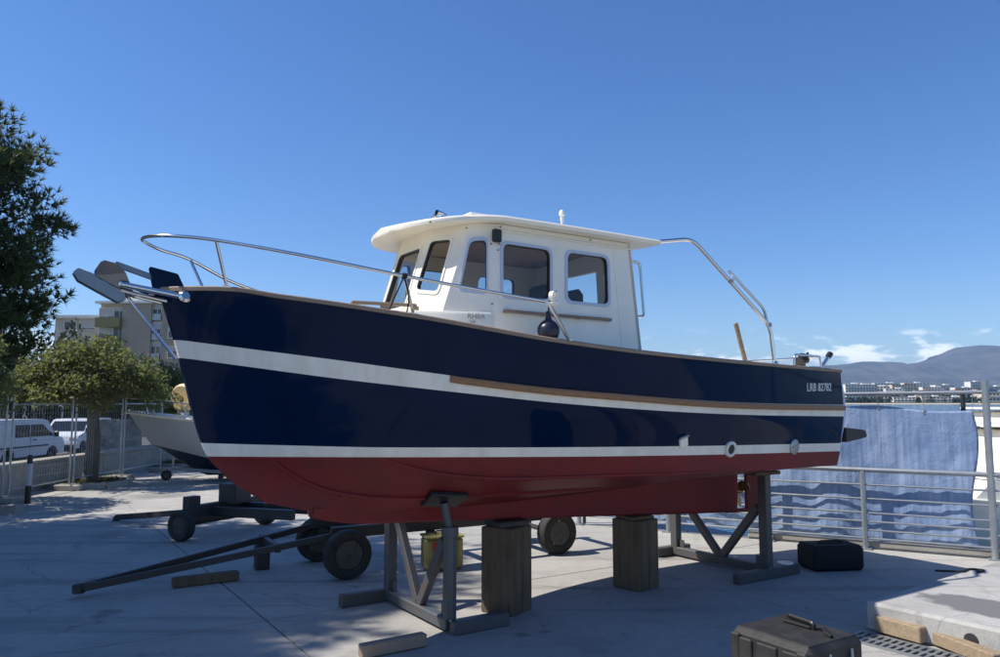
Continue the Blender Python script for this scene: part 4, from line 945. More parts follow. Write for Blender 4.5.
hn = MB(); hn.tube([L(2.22, .34, 3.70), L(2.10, .36, 3.705)], [.010, .026], 10); hn.box(L(2.19, .345, 3.675), (.04, .04, .06)); hn.box(L(2.12, .28, 3.68), (.05, .03, .05), .01); hn.build('horn', 'steel', roof, 40)
nv = MB(); 
for t_, u_ in ((2.30, .835), (2.36, .835)): pass
p = onu(496, 236, .815); MB().box(L(p[0], .83, p[2]), (.085, .05, .115), .012).build('navigation_light', 'black', boat)
fz_ = MB()
for px, py in ((491, 244), (499, 244), (492, 304), (500, 303), (612, 314), (498, 250), (430, 222), (466, 228), (500, 227), (590, 240)):
    p = onu(px, py, .835 if py > 240 else .86); fz_.lathe([(.008, 0), (.008, .012)], 8, Matrix.Translation(L(p[0], p[1] - .004 if py > 240 else p[1], p[2])) @ Matrix.Rotation(R(90), 4, 'X'))
fz_.build('snap_fasteners', 'brass', boat)['kind'] = 'stuff'
# coachroof ahead of the wheelhouse
def ctop(t): return 2.80 if t < 2.0 else 2.80 - .0 * t
tk = MB(); outl = [(1.22, 0), (1.23, .38), (1.34, .50), (1.95, .74), (2.36, .885), (2.385, .88), (2.385, .5)]
def trunk(f):
    full = [(t, u) for t, u in outl] + [(t, -u) for t, u in outl[::-1][:-1]]; return full
fl_ = trunk(0); n_ = len(fl_)
lv = [(2.40, .0), (2.735, .012), (2.765, .035), (2.77, .07)]
rows = []
for z, ins in lv: rows.append([L(t + (ins if t < 1.5 else 0), u - math.copysign(ins, u) if abs(u) > .1 else u, z) for t, u in fl_] )
rows = [r + [r[0]] for r in rows]; tk.grid(rows); tk.add(rows[-1][:-1], [list(range(n_))]); tk.build('coachroof', 'white', boat, 40)
for row_, (bd, sz_, dz) in enumerate((('RHEA', .062, 0), ('730', .036, -.042))):
    A_, B_ = np.array([1.95, .74]), np.array([2.36, .885]); d_ = (B_ - A_) / np.linalg.norm(B_ - A_); n2 = np.array([-d_[1], d_[0]])
    st = A_ + d_ * (.22 + .02 * row_); x = L(d_[0], d_[1], 0).normalized(); z = L(n2[0], n2[1], 0).normalized(); y = Vector((0, 0, 1))
    Mx = Matrix((x, y, z)).transposed().to_4x4(); Mx.translation = L(st[0] - n2[0] * .004, st[1] - n2[1] * .004 + .004, 2.704 + dz)
    text_mesh('model_lettering', bd, sz_, 'gtext', boat, Mx, .0015)
gr = MB(); a, b = L(1.30, .36, 2.77), L(1.86, .46, 2.77); gr.beam(a + Vector((0, 0, .06)), b + Vector((0, 0, .06)), .03, .03, .008)
for s in (.03, .5, .97): q = a.lerp(b, s); gr.box(q + Vector((0, 0, .025)), (.07, .03, .055), .006)
gr.build('grab_rail', 'teak_grey', boat); 
gr = MB(); a, b = L(1.30, -.36, 2.77), L(1.86, -.46, 2.77); gr.beam(a + Vector((0, 0, .06)), b + Vector((0, 0, .06)), .03, .03, .008)
for s in (.03, .5, .97): q = a.lerp(b, s); gr.box(q + Vector((0, 0, .025)), (.07, .03, .055), .006)
gr.build('grab_rail', 'teak_grey', boat)
for sgn in (1, -1):                    # wooden hand rail under the side windows
    g = MB(); p0, p1 = onu(505, 311, .885), onu(611, 320, .885); a, b = L(p0[0], sgn * .895, p0[2]), L(p1[0], sgn * .895, p1[2]); g.beam(a, b, .028, .028, .008)
    for s in (.02, .35, .68, .98): q = a.lerp(b, s); g.box(q - Vector((0, -sgn * .02, 0)), (.05, .045, .026), .004)
    g.build('hand_rail', 'teak_grey', boat)
    m = MB(); p0, p1 = onu(638, 262, .80), onu(642, 317, .84); m.tube(bend_path([L(4.06, sgn * .80, p0[2]), L(4.15, sgn * .81, p0[2] - .01), L(4.17, sgn * .835, p1[2] + .01), L(4.08, sgn * .84, p1[2])], .04), .014, 8); m.build('door_handrail', 'steel', boat, 40)

# ---------------- pulpit and guard rail
prail = [(-.26, 0, 3.25), (-.22, .13, 3.25), (-.08, .31, 3.235), (.18, .47, 3.205), (.68, .86, 3.085), (1.43, 1.10, 2.96), (2.11, 1.20, 2.885), (2.68, 1.245, 2.835)]
full = [L(t, -u, z) for t, u, z in prail[::-1][:-1]] + [L(*p) for p in prail]
pul = MB().tube(smooth_path(full, 6), .0135, 10).build('pulpit_rail', 'steel', boat, 60)
def stan(t0, u0, z0, t1, nm='stanchion'):
    for sgn in (1, -1):
        us, zs_ = sheer_at(t1); MB().tube([L(t0, sgn * u0, z0), L(t1, sgn * (us - .04), zs_ + .028)], .0125, 8).lathe([(.028, 0), (.028, .012), (.014, .016)], 10, Matrix.Translation(L(t1, sgn * (us - .04), zs_ + .028))).build(nm, 'steel', pul, 50)
stan(.18, .47, 3.205, .30); stan(1.43, 1.10, 2.96, 1.60); stan(2.68, 1.245, 2.835, 2.95)
# snap block and lashing at the end of the port rail
p = onu(553, 296, 1.245); MB().lathe([(.022, -.02), (.042, -.02), (.042, .02), (.022, .02)], 14, Matrix.Translation(L(p[0], 1.245, p[2])) @ Matrix.Rotation(R(90), 4, 'X') @ Matrix.Rotation(.4, 4, 'Y'), closed=True).box(L(p[0] + .02, 1.245, p[2] - .06), (.07, .05, .05), .015).box(L(p[0] - .04, 1.25, p[2] - .07), (.09, .03, .03), .01).build('rail_block', 'white', boat)
us_, zs_ = sheer_at(1.45)
MB().tube([L(1.43, 1.10, 2.96), L(1.41, us_ - .05, zs_ + .03)], .006, 6).tube(smooth_path([L(1.43, 1.10, 2.96), L(1.46, 1.12, 2.8), L(1.56, us_ - .03, zs_ + .03)], 5), .006, 6).lathe([(.02, -.02), (.026, 0), (.02, .02)], 8, Matrix.Translation(L(1.43, 1.10, 2.96)) @ Matrix.Rotation(R(80), 4, 'Y')).build('lashing', 'rope_dark', boat)
MB().tube(smooth_path([L(2.70, 1.245, 2.82), L(2.80, 1.25, 2.70), L(2.92, 1.25, 2.50)], 5), .007, 6).build('rope_tail', 'rope', boat)

# ---------------- anchor platform on the stem
ap_ = MB()
for u in (.13, -.13):
    e = -.40; ap_.tube([L(e, u * .55, 2.875), L(.02 if u > 0 else .0, u * 1.35, 2.80)], .024, 10)
    ap_.tube([L(e, u * .45, 2.83), L(-.08, u * .6, 2.77)], .014, 8)
ap_.lathe([(.05, 0), (.05, .012), (.03, .03)], 14, Matrix.Translation(L(.03, .185, 2.80)) @ Matrix.Rotation(R(75), 4, 'X')); ap_.lathe([(.05, 0), (.05, .012), (.03, .03)], 14, Matrix.Translation(L(.03, -.185, 2.80)) @ Matrix.Rotation(R(-75), 4, 'X'))
ap_.tube([L(-.40, .08, 2.875), L(-.40, -.08, 2.875)], .02, 8)
plat = ap_.build('anchor_platform', 'steel', boat, 40)
MB().tube([L(-.39, .0, 2.85), L(.015, .0, 2.33)], .0125, 8).build('bobstay', 'steel', plat, 40)
ch = MB()          # roller channel: two cheeks and a floor
chp = [onu(*p_, .05)[::2] for p_ in ((73, 272), (78, 268), (92, 273), (112, 286), (124, 291), (126, 300), (118, 302), (96, 290), (78, 280))]
for u in (.055, -.055): ch.prism(chp, lambda t, z, u=u: L(t, u + .004, z), lambda t, z, u=u: L(t, u - .004, z))
ch.beam(L(chp[8][0] + .02, 0, chp[8][1] + .01), L(chp[6][0], 0, chp[6][1] + .01), .102, .008)
ch.tube([L(chp[0][0] + .045, .062, chp[0][1] + .005), L(chp[0][0] + .045, -.062, chp[0][1] + .005)], .024, 12); ch.build('bow_roller', 'galv_anchor', plat, 40)
an_ = MB()         # plough anchor: fluke and shank
flk = [onu(*p_, .09)[::2] for p_ in ((97, 267), (100, 262.5), (104, 261), (118, 264.5), (126, 273), (137, 297), (122, 291), (108, 285), (96, 275))]
fu = lambda z: .02 + .11 * max(0, (z - 2.83) / .2)
for sg in (1, -1): an_.prism(flk, lambda t, z, sg=sg: L(t, sg * fu(z), z), lambda t, z, sg=sg: L(t, sg * (fu(z) - .012), z))
an_.build('anchor_fluke', 'galv_anchor', boat)
MB().beam(L(-.44, 0, 3.035), L(-.14, 0, 2.945), .022, .045, .004).build('anchor_shank', 'galv_anchor', boat)

# ---------------- stern gear
p = [onu(663, 241.5, .85), onu(690, 238.5, .90), onu(701, 244, .92), onu(770, 326, 1.08), onu(775, 366, 1.1)]
us5, zs5 = sheer_at(p[4][0])
pts = bend_path([L(4.28, .82, 3.60), L(p[1][0] + .03, .90, p[1][2]), L(p[3][0], 1.08, p[3][2]), L(p[4][0], min(1.1, us5 - .05), zs5 + .02)], .12, 6)
gan = MB().tube(pts, .021, 10).build('canopy_frame', 'steel', boat, 60)
a, b = pts[len(pts) // 2 - 1], L(*p[3]); m = MB()
q0, q1 = onu(733, 284, .93), onu(765, 322, .93); q2 = onu(757, 303, .93)
m.tube(bend_path([L(*onu(729, 271, 1.0)), L(*onu(764, 309, 1.07)), L(*onu(768, 325, 1.08))], .05), .014, 8).build('canopy_brace', 'steel', gan, 40)
for px, py, uu in ((731, 281, 1.0), (769, 325, 1.08)): q = onu(px, py, uu); MB().box(L(*q), (.05, .05, .05), .01).build('clamp', 'galv', gan)
MB().lathe([(.04, 0), (.04, .015), (.025, .05)], 12, Matrix.Translation(L(p[4][0], min(1.1, us5 - .05), zs5 + .02))).build('deck_socket', 'steel', gan, 40)
ta, tb = onu(735.5, 323, .2), onu(747, 366, .2)
MB().beam(L(ta[0], .2, ta[2]), L(tb[0] + .25, .2, tb[2] - .75), .035, .06, .008).build('tiller', 'timber_new', boat)
sr = MB(); r0, r1 = onu(781, 368, .95), onu(781, 355, .95); r2 = onu(822, 357.5, .95)
usr, zsr = sheer_at(min(r0[0], 6.8)); sr.tube(bend_path([L(r0[0], usr - .06, zsr + .03), L(r1[0], usr - .06, r1[2]), L(6.72, sheer_at(6.72)[0] - .06, r2[2]), L(6.80, .35, r2[2]), L(6.80, -.55, r2[2])], .06), .011, 8)
sr.tube([L(6.70, sheer_at(6.7)[0] - .07, r2[2]), L(6.72, sheer_at(6.72)[0] - .06, sheer_at(6.7)[1] + .03)], .011, 8); sr.build('stern_rail', 'steel', boat, 50)
rh0, rh1 = onu(826, 367, .98), onu(844, 351.5, .98); MB().tube([L(6.80, .96, rh0[2] - .04), L(6.97, .97, 2.535)], .022, 10).build('rod_holder', 'steel', boat, 40)
MB().tube([L(6.955, .969, 2.525), L(7.0, .972, 2.565)], .034, 10).build('rod_holder_cap', 'black', boat, 40)
wz = onu(800, 362, .93); w_ = MB(); w_.lathe([(.07, -.05), (.045, -.03), (.045, .03), (.07, .05)], 14, Matrix.Translation(L(wz[0], .95, 2.47)) @ Matrix.Rotation(R(60), 4, 'Y')); w_.tube([L(wz[0], .95, 2.47), L(wz[0] + .1, .97, 2.56)], .012, 6); w_.box(L(wz[0], .95, 2.42), (.06, .06, .08)); w_.build('winch', 'black', boat, 40)
cl = onu(716, 361.5, 1.22); MB().tube([L(cl[0] - .09, 1.2, cl[2] + .01), L(cl[0] + .09, 1.2, cl[2] + .01)], .011, 6).box(L(cl[0], 1.2, cl[2] - .015), (.05, .03, .04)).build('cleat', 'steel', boat, 40)
# round fender hanging from the rail
fc = onu(548.5, 331, 1.12); fo = thing('ball_fender', 'round dark navy fender hanging from the guard rail beside the wheelhouse', 'fender', tuple(bworld(fc[0], 1.12, fc[2])), TH)
MB().lathe([(.010, -.098), (.05, -.086), (.084, -.05), (.098, 0), (.092, .036), (.068, .072), (.030, .098), (.022, .125), (.022, .165), (.012, .17)], 22).build('ball', 'blue_hull', fo, 60)
MB().tube(smooth_path([(0, 0, .16), (.012, 0, .24), (-.005, -.06, .30), (.0, -.115, .33)], 4), .008, 6).build('lanyard', 'rope_dark', fo)

# ================================================================== SUPPORTS UNDER THE BOAT
def boat_stand(label, t, un, uf, feet, pad_n, group='steel boat stands'):
    o = thing('boat_stand', label, 'boat stand', tuple(bworld(t, 0, 0)), TH, group)
    l = lambda tt, u, z: Vector((tt, -u, z))
    zn, zf = hull_under(t + feet['ln'], un) , hull_under(t, uf)
    # base beam across, foot beams along the boat
    MB().beam(l(0, un + .02, .075), l(0, uf - .02, .075), .10, .10, .01).build('base_beam', 'stand_paint', o)
    MB().beam(l(feet['n'][0], un + .075, .06), l(feet['n'][1], un + .075, .06), .10, .12, .01).build('foot_beam', 'stand_paint', o)
    MB().beam(l(feet['f'][0], uf - .075, .06), l(feet['f'][1], uf - .075, .06), .10, .12, .01).build('foot_beam', 'stand_paint', o)
    if pad_n:
        MB().tube([l(0, un, .12), l(0, un, zn - .28)], .062, 8).build('leg', 'stand_paint', o, 40)
        MB().tube([l(0, un, zn - .32), l(feet['ln'], un, zn - .05)], .036, 10).build('screw_post', 'stand_paint', o, 40)
        MB().tube([l(0, un, zn - .34), l(0, un, zn - .26)], .078, 12).build('collar', 'stand_paint', o, 40)
        pd = MB(); h, n, i, d = BV.ray_cast(Vector(bworld(t + feet['ln'], un, -1)), Vector((0, 0, 1))); nb = Vector((n.dot(Vector(AX)), -n.dot(Vector(PN)), n.z)); nb = nb if nb.z < 0 else -nb
        x = (Vector((1, 0, 0)) - nb * nb.x).normalized(); y = nb.cross(x); Mx = Matrix((x, y, nb)).transposed().to_4x4()
        pd.box(l(feet['ln'], un, zn) + nb * .022, (.36, .24, .04), .008, Mx=Mx); pd.build('pad', 'black', o)
    else:
        MB().box(l(0, un, .12 + (zn - .14) / 2), (.10, .12, zn - .13), .008).build('leg', 'stand_paint', o)
        MB().beam(l(-.22, un, zn - .022), l(.22, un, zn - .022), .14, .04, .005).build('pad', 'timber_old', o)
    MB().box(l(0, uf, .12 + (zf - .14) / 2), (.10, .11, zf - .12), .008).build('leg', 'stand_paint', o)
    mid = (un + uf) / 2
    for uu, zz in ((un - .08, .16), (uf + .08, .16)): MB().box(l(.0, uu, zz), (.012, .12, .12)).build('gusset', 'stand_paint', o)
    for uu in (un + .075, uf - .075):
        for dx in (-.03, .03): MB().lathe([(.014, 0), (.014, .012)], 6, Matrix.Translation(l(dx, uu, .119))).build('bolt', 'galv', o)
    zb_ = keel_z(t)
    MB().beam(l(.0, mid + .03, .12), l(0, uf + .10, min(zb_ + .1, .95)), .07, .09, .006).build('brace', 'stand_paint', o)
    MB().beam(l(.0, mid + .05, .12), l(0, un - .09, .78), .07, .09, .006).build('brace', 'stand_paint', o)
    return o
boat_stand('blue-grey steel stand with square pad propping the boat forward, nearest the camera', 2.27, .34, -.88, {'n': (-.02, .55), 'f': (-.50, .02), 'ln': -.06}, True)
boat_stand('dark steel trestle stand under the stern', 6.38, .46, -.95, {'n': (-.62, .45), 'f': (-.3, .3), 'ln': 0.0}, False)
tag(MB().beam(bworld(1.35, .56, .06), bworld(1.92, .55, .06), .09, .10, .008).build('timber_offcut', 'teak_grey'), 'short weathered timber offcut with red paint lying by the front stand foot', 'timber')
def block(label, t, u, rz, w, d, h):
    o = thing('timber_block', label, 'timber block', tuple(bworld(t, u, 0)), rz, 'timber blocks under the keel')
    for i in (0, 1): MB().box(((i - .5) * w / 2, 0, h / 2), (w / 2 - .004, d, h), .010).build('baulk', 'timber_old', o)
    for z in (.25, h - .2): MB().box((0, 0, z), (w + .012, d + .012, .03)).build('strap', 'trailer', o) if False else None
    return o
block('upright timber block under the keel, left of the two', 3.08, .02, R(33 + 24), .36, .36, keel_z(3.08) - .062)
block('upright timber block under the keel, right of the two', 4.78, .0, R(33 + 10), .36, .36, keel_z(4.78) - .036)
tag(MB().box(tuple(bworld(3.08, .02, keel_z(3.08) - .031)), (.34, .30, .06), .01, TH).build('keel_wedge', 'trailer'), 'dark flat wedge between the left timber block and keel', 'wedge')
tag(MB().box(tuple(bworld(4.78, .0, keel_z(4.78) - .018)), (.32, .28, .034), .008, TH).build('keel_wedge', 'timber_old'), 'thin wooden wedge between the right timber block and keel', 'wedge')

# ================================================================== TRAILERS
ta_ = R(30); to = np.array([-2.02, 9.35])
trl = thing('boat_trailer', 'long dark four-wheeled boat trailer lying behind the big boat, drawbar towards the left', 'trailer', (to[0], to[1], 0), ta_)
HW = .56
for s in (-1, 1):
    MB().beam((-2.62, s * .035, .10), (-.1, s * .42, .47), .05, .07, .006).build('drawbar', 'trailer', trl)
    MB().beam((-.15, s * .42, .50), (3.6, s * .42, .50), .08, .13, .006).build('side_member', 'trailer', trl)
    for x in (0.0, 2.88): wheel_parts(trl, (x, s * HW, .275), (0, 1, 0), .275, .19)
for x in (0.0, 2.88): MB().tube([(x, -HW, .275), (x, HW, .275)], .035, 8).box((x, .42, .36), (.1, .08, .2)).box((x, -.42, .36), (.1, .08, .2)).build('axle', 'trailer', trl)
for x in (.35, 1.5, 2.5, 3.5): MB().beam((x, -.38, .50), (x, .38, .50), .08, .1).build('cross_member', 'trailer', trl)
MB().lathe([(.06, 0), (.06, .06), (.03, .09)], 12, Matrix.Translation((-2.66, 0, .05))).beam((-2.72, 0, .1), (-2.5, 0, .12), .07, .07, .01).build('coupling', 'trailer', trl)
MB().box((-.72, .45, .16), (.16, .16, .32), .01).beam((-.72, -.32, .36), (-.72, .5, .36), .06, .08).build('support_leg', 'trailer', trl)
MB().box((1.1, -.42, .30), (.1, .08, .28), .01).box((1.15, -.42, .22), (.22, .12, .1), .01).build('hanger', 'trailer', trl)
# launching trolley further left
axv = np.array([-3.85, 12.75]) - np.array([-4.62, 11.2]); ang = math.atan2(axv[1], axv[0]) - R(90); c_ = (np.array([-3.85, 12.75]) + np.array([-4.62, 11.2])) / 2
tr_ = thing('launching_trolley', 'dark two-wheeled launching trolley with low drawbar, left of the big trailer', 'trolley', (c_[0], c_[1], 0), ang)
for s in (-1, 1): wheel_parts(tr_, (0, s * .84, .22), (0, 1, 0), .22, .16)
MB().beam((0.0, -.78, .36), (0.0, .78, .36), .14, .24, .01).tube([(0, -.84, .22), (0, .84, .22)], .03, 8).box((0, -.72, .26), (.08, .06, .2)).box((0, .72, .26), (.08, .06, .2)).build('axle_beam', 'trailer', tr_)
MB().beam((-2.5, 0, .06), (-.05, 0, .34), .08, .09, .006).build('drawbar', 'trailer', tr_)
MB().beam((.05, -.3, .36), (1.6, -.3, .40), .1, .14, .006).build('side_member', 'trailer', tr_); MB().beam((.05, .3, .36), (1.6, .3, .40), .1, .14, .006).build('side_member', 'trailer', tr_)
MB().box((.12, .05, .60), (.36, .34, .30), .015).build('chock_box', 'trailer', tr_); MB().box((-.06, -.62, .50), (.14, .22, .22), .01).build('bracket', 'trailer', tr_)
MB().lathe([(.05, 0), (.05, .05), (.03, .08)], 10, Matrix.Translation((-2.52, 0, 0.0))).build('coupling', 'trailer', tr_)
a, b = onz(172, 588), onz(238, 580)
tag(MB().beam((a[0], a[1], .055), (b[0], b[1], .055), .12, .10, .01).build('timber_beam', 'timber_old'), 'dark timber beam lying on the shaded concrete below the trailer drawbar', 'timber')
# yellow can under the hull
yc = onz(441, 571); yo = thing('yellow_drum', 'yellow ribbed plastic drum behind the front stand', 'container', (yc[0], yc[1] + .12, 0), R(20))
MB().box((0, 0, .20), (.46, .30, .38), .035).build('tub', 'yellow', yo)
for x in (-.17, -.085, 0, .085, .17): MB().box((x, -.152, .2), (.035, .02, .33), .008).build('rib', 'yellow', yo)
MB().box((0, 0, .395), (.48, .32, .03), .012).build('lid', 'yellow', yo); MB().box((-.12, -.155, .29), (.10, .012, .10)).build('sticker', 'red_lamp', yo)
MB().tube(bend_path([(-.08, 0, .41), (-.08, 0, .45), (.08, 0, .45), (.08, 0, .41)], .02), .01, 6).build('handle', 'black', yo)

# ================================================================== MOTOR BOATS (small)
def small_boat(name, label, loc, rz, Ln, B, H, hullm, botm, group, cabin=True, deckm='white'):
    """bow towards -x, waterline-free hull standing from z=0"""
    o = thing(name, label, 'boat', loc, rz, group); rows = []; n = 16
    for i in range(n + 1):
        w = i / n; x = Ln * w; bs = B / 2 * (1 - (1 - min(w / .55, 1)) ** 2.2) * (1 - .1 * max(0, w - .6)); bs = max(bs, .02); bc = bs * (.25 + .6 * min(1, w / .5)); zs = H * (1.12 - .22 * w + .12 * (1 - w) ** 2); zc = H * (.62 - .34 * min(1, w / .55)); zk = H * max(0, .55 * (1 - w / .35)) if w < .35 else 0
        xs = x; xk = x + (Ln * .16) * max(0, 1 - w / .4)
        rows.append([Vector((xs, -bs, zs)), Vector((xs + (xk - xs) * .12, -bs * .97, zs - .05)), Vector((xs + (xk - xs) * .4, -bs * .88 - .0, (zs * .5 + zc * .5))), Vector((xs + (xk - xs) * .75, -bc, zc)), Vector((xk, 0, zk)), Vector((xs + (xk - xs) * .75, bc, zc)), Vector((xs + (xk - xs) * .4, bs * .88, (zs * .5 + zc * .5))), Vector((xs + (xk - xs) * .12, bs * .97, zs - .05)), Vector((xs, bs, zs))])
    h = MB(); fs_m = [1, 0, 0, 2, 2, 0, 0, 1]
    vsl = [p for r in rows for p in r]; fs = []; ms = []
    for i in range(n):
        for j in range(8): fs.append([i * 9 + j, i * 9 + j + 1, (i + 1) * 9 + j + 1, (i + 1) * 9 + j]); ms.append(fs_m[j])
    h.add(vsl, fs, ms); h.add(rows[-1], [list(range(9))], 0); h.build('hull', [hullm, deckm, botm], o, 35)
    d = MB(); dr = [[r[0] + Vector((.03, .02, -.01)), Vector((r[0].x, r[0].y * .5, r[0].z + .05)), Vector((r[0].x, 0, r[0].z + .07)), Vector((r[0].x, r[8].y * .5, r[0].z + .05)), r[8] + Vector((.03, -.02, -.01))] for r in rows]; d.grid(dr); d.build('deck', deckm, o, 40)
    for s in (-1, 1): MB().tube(smooth_path([r[8 if s > 0 else 0] for r in rows[::2]], 2), .03, 8).build('rubbing_strip', deckm, o, 60)
    zr = H * 1.24
    rail = smooth_path([(Ln * .55, -B * .43, zr), (Ln * .28, -B * .37, zr + .22), (Ln * .10, -B * .2, zr + .32), (0.0, 0, zr + .36), (Ln * .10, B * .2, zr + .32), (Ln * .28, B * .37, zr + .22), (Ln * .55, B * .43, zr)], 5)
    ro = MB().tube(rail, .014, 8).build('pulpit_rail', 'steel', o, 60)
    for w, yy in ((.10, .2), (.28, .37)):
        for s in (-1, 1): MB().tube([(Ln * w, s * B * yy, zr + (.32 if w < .2 else .22)), (Ln * (w + .02), s * B * (yy - .02), H * 1.1)], .012, 6).build('stanchion', 'steel', ro)
    if cabin:
        c = MB(); prof = [(Ln * .30, H * 1.05), (Ln * .42, H * 1.5), (Ln * .48, H * 1.95), (Ln * .78, H * 1.98), (Ln * .80, H * .95)]
        c.prism(round_poly(prof, .12, 3), lambda x, z: Vector((x, -B * .36 + .06 * (z - H), z)), lambda x, z: Vector((x, B * .36 - .06 * (z - H), z))); c.build('cabin', deckm, o, 40)
        for s in (-1, 1):
            yy = lambda z, s=s: s * (B * .36 - .06 * (z - H))
            MB().prism(round_poly([(Ln * .46, H * 1.5), (Ln * .50, H * 1.85), (Ln * .74, H * 1.85), (Ln * .74, H * 1.5)], .06, 3), lambda x, z: Vector((x, yy(z) - s * .005, z)), lambda x, z: Vector((x, yy(z) + s * .008, z))).build('window', 'car_glass', o)
        MB().prism([(Ln * .44, 0), (Ln * .84, 0), (Ln * .84, .06), (Ln * .44, .06)], lambda x, z: Vector((x, -B * .38, z + H * 1.99)), lambda x, z: Vector((x, B * .38, z + H * 1.99))).build('roof', deckm, o)
        MB().box((Ln * .9, 0, H * 1.02), (Ln * .14, B * .5, .3), .05).build('bench', 'black', o)
    return o
gb = onz(170, 470)
g_o = small_boat('grey_motorboat', 'light grey motorboat with dark blue bottom on a trailer, bow behind the big boat', (-9.45, 19.3, .13), R(14), 5.2, 2.1, 1.30, 'grey_hull', 'blue_hull', None, cabin=False, deckm='white')
gt = thing('grey_boat_trailer', 'trailer with jockey wheel under the grey motorboat', 'trailer', (-8.55, 19.75, 0), R(14))
wheel_parts(gt, (0, 0, .13), (0, 1, 0), .13, .08); MB().tube([(0.12, 0, .13), (.18, 0, .9)], .03, 8).tube([(0, .06, .13), (.12, .06, .14)], .015, 6).build('jockey_leg', 'galv', gt)
for s in (-1, 1): MB().beam((.16, s * .04, .30), (1.6, s * .85, .24), .06, .08).beam((1.6, s * .85, .24), (4.0, s * .85, .24), .06, .08).build('side_member', 'galv', gt); wheel_parts(gt, (2.6, s * 1.12, .24), (0, 1, 0), .24, .16)
MB().tube([(2.6, -1.12, .1), (2.6, 1.12, .1)], .03, 8).box((2.6, 1.0, .16), (.1, .06, .18)).box((2.6, -1.0, .16), (.1, .06, .18)).build('axle', 'galv', gt)
for x, z in ((1.4, .20), (2.4, .12)): MB().box((x, 0, z - .06), (.12, 1.7, .09), .01).build('bunk', 'black', gt)
cf = aty(184, 398, 20.0); fo2 = thing('yellow_buoy', 'pale yellow round buoy standing on the grey motorboat deck', 'buoy', (cf[0], cf[1], cf[2] - .36), R(-20))
MB().lathe([(.06, -.12), (.30, -.13), (.36, -.08), (.37, 0), (.36, .08), (.30, .13), (.06, .12)], 26, Matrix.Translation((0, 0, .37)) @ Matrix.Rotation(R(90), 4, 'X')).build('disc', 'cream', fo2, 40)
MB().lathe([(.05, -.14), (.07, -.14), (.07, .14), (.05, .14)], 14, Matrix.Translation((0, 0, .37)) @ Matrix.Rotation(R(90), 4, 'X')).build('hub', 'yellow', fo2, 40)
MB().box((0, 0, -.14), (.25, .2, .3), .02).build('foot', 'shutter', fo2)

# moored boats beyond the quay, afloat
GM = 'white motorboats moored beyond the railing'
small_boat('moored_boat', 'white cabin motorboat moored right behind the tall railing post', (7.0, 16.0, SEA_Z - .3), R(8), 7.4, 2.7, 1.6, 'white', 'blue_hull', GM)
small_boat('moored_boat', 'second white motorboat moored farther out at the right edge', (11.2, 22.6, SEA_Z - .3), R(8), 8.0, 2.8, 1.75, 'white', 'blue_hull', GM)
small_boat('moored_boat', 'low dark-hulled boat moored at the foot of the quay', (7.75, 12.2, SEA_Z - .3), R(20), 5.6, 2.1, .95, 'blue_hull', 'blue_hull', GM, cabin=False)
pi_ = aty(972.5, 410, 21.0); pl_ = thing('mooring_pile', 'dark mooring pile rising behind the tarp corner', 'pile', (pi_[0], 21.0, SEA_Z - 1.0)); MB().lathe([(.17, 0), (.17, 3.3), (.19, 3.32), (.19, 3.7), (.14, 3.75)], 16).build('shaft', 'trailer', pl_, 40)

# ================================================================== RAILING, TARP
ra = math.atan2(EQ[1], EQ[0]); RL = thing('quay_railing', 'galvanised tube railing with thin horizontal bars along the quay edge', 'railing', (Q0[0] - NQ[0] * .25, Q0[1] - NQ[1] * .25, 0), ra)
kerb_l = float(np.linalg.norm(Q1 - Q0))
def sloc(px, py):                      # distance along the railing for a picture column
    r = ray(px, py); o2 = np.array([Q0[0] - NQ[0] * .25, Q0[1] - NQ[1] * .25]); A = np.array([[r[0], -EQ[0]], [r[1], -EQ[1]]]); k_, s_ = np.linalg.solve(A, o2); return float(s_)
s_main, s_post, s_mid = sloc(992, 500), sloc(864, 510), sloc(768, 500)
step_ = s_post - s_main
posts = [s_main - 2 * step_ * 1.0, s_main - step_, s_main, s_post, s_mid, s_mid + step_, s_mid + 2 * step_]
MB().tube([(posts[0], 0, 1.07), (posts[-1], 0, 1.07)], .034, 12).build('top_rail', 'galv', RL, 40)
for z in (.87, .68, .49, .375, .26, .15): MB().tube([(posts[0], 0, z), (posts[-1], 0, z)], .0135, 8).build('bar', 'galv', RL, 40)
for s_ in posts:
    tall = abs(s_ - s_main) < .01
    MB().tube([(s_, 0, 0), (s_, 0, 2.28 if tall else 1.06)], .045 if tall else .036, 12).box((s_, 0, .01), (.16, .16, .02)).build('post', 'galv', RL, 40)
ur = MB(); z_u = 2.13; ur.tube([(posts[0], -.07, z_u + .03), (s_main, -.07, z_u), (posts[-1], -.07, z_u - .06)], .026, 10); ur.build('upper_rail', 'galv', RL, 40)
for s_ in (sloc(963, 395), posts[-1], posts[0]): MB().tube([(s_, -.21, .0), (s_, -.21, z_u), (s_, -.07, z_u + .005)], .03, 10).build('upright', 'trailer', RL, 40)
kb_ = MB(); kb_.box((kerb_l / 2, -.135, .045), (kerb_l - .1, .14, .11), .015); kb_.build('kerb', 'wall_conc', RL)
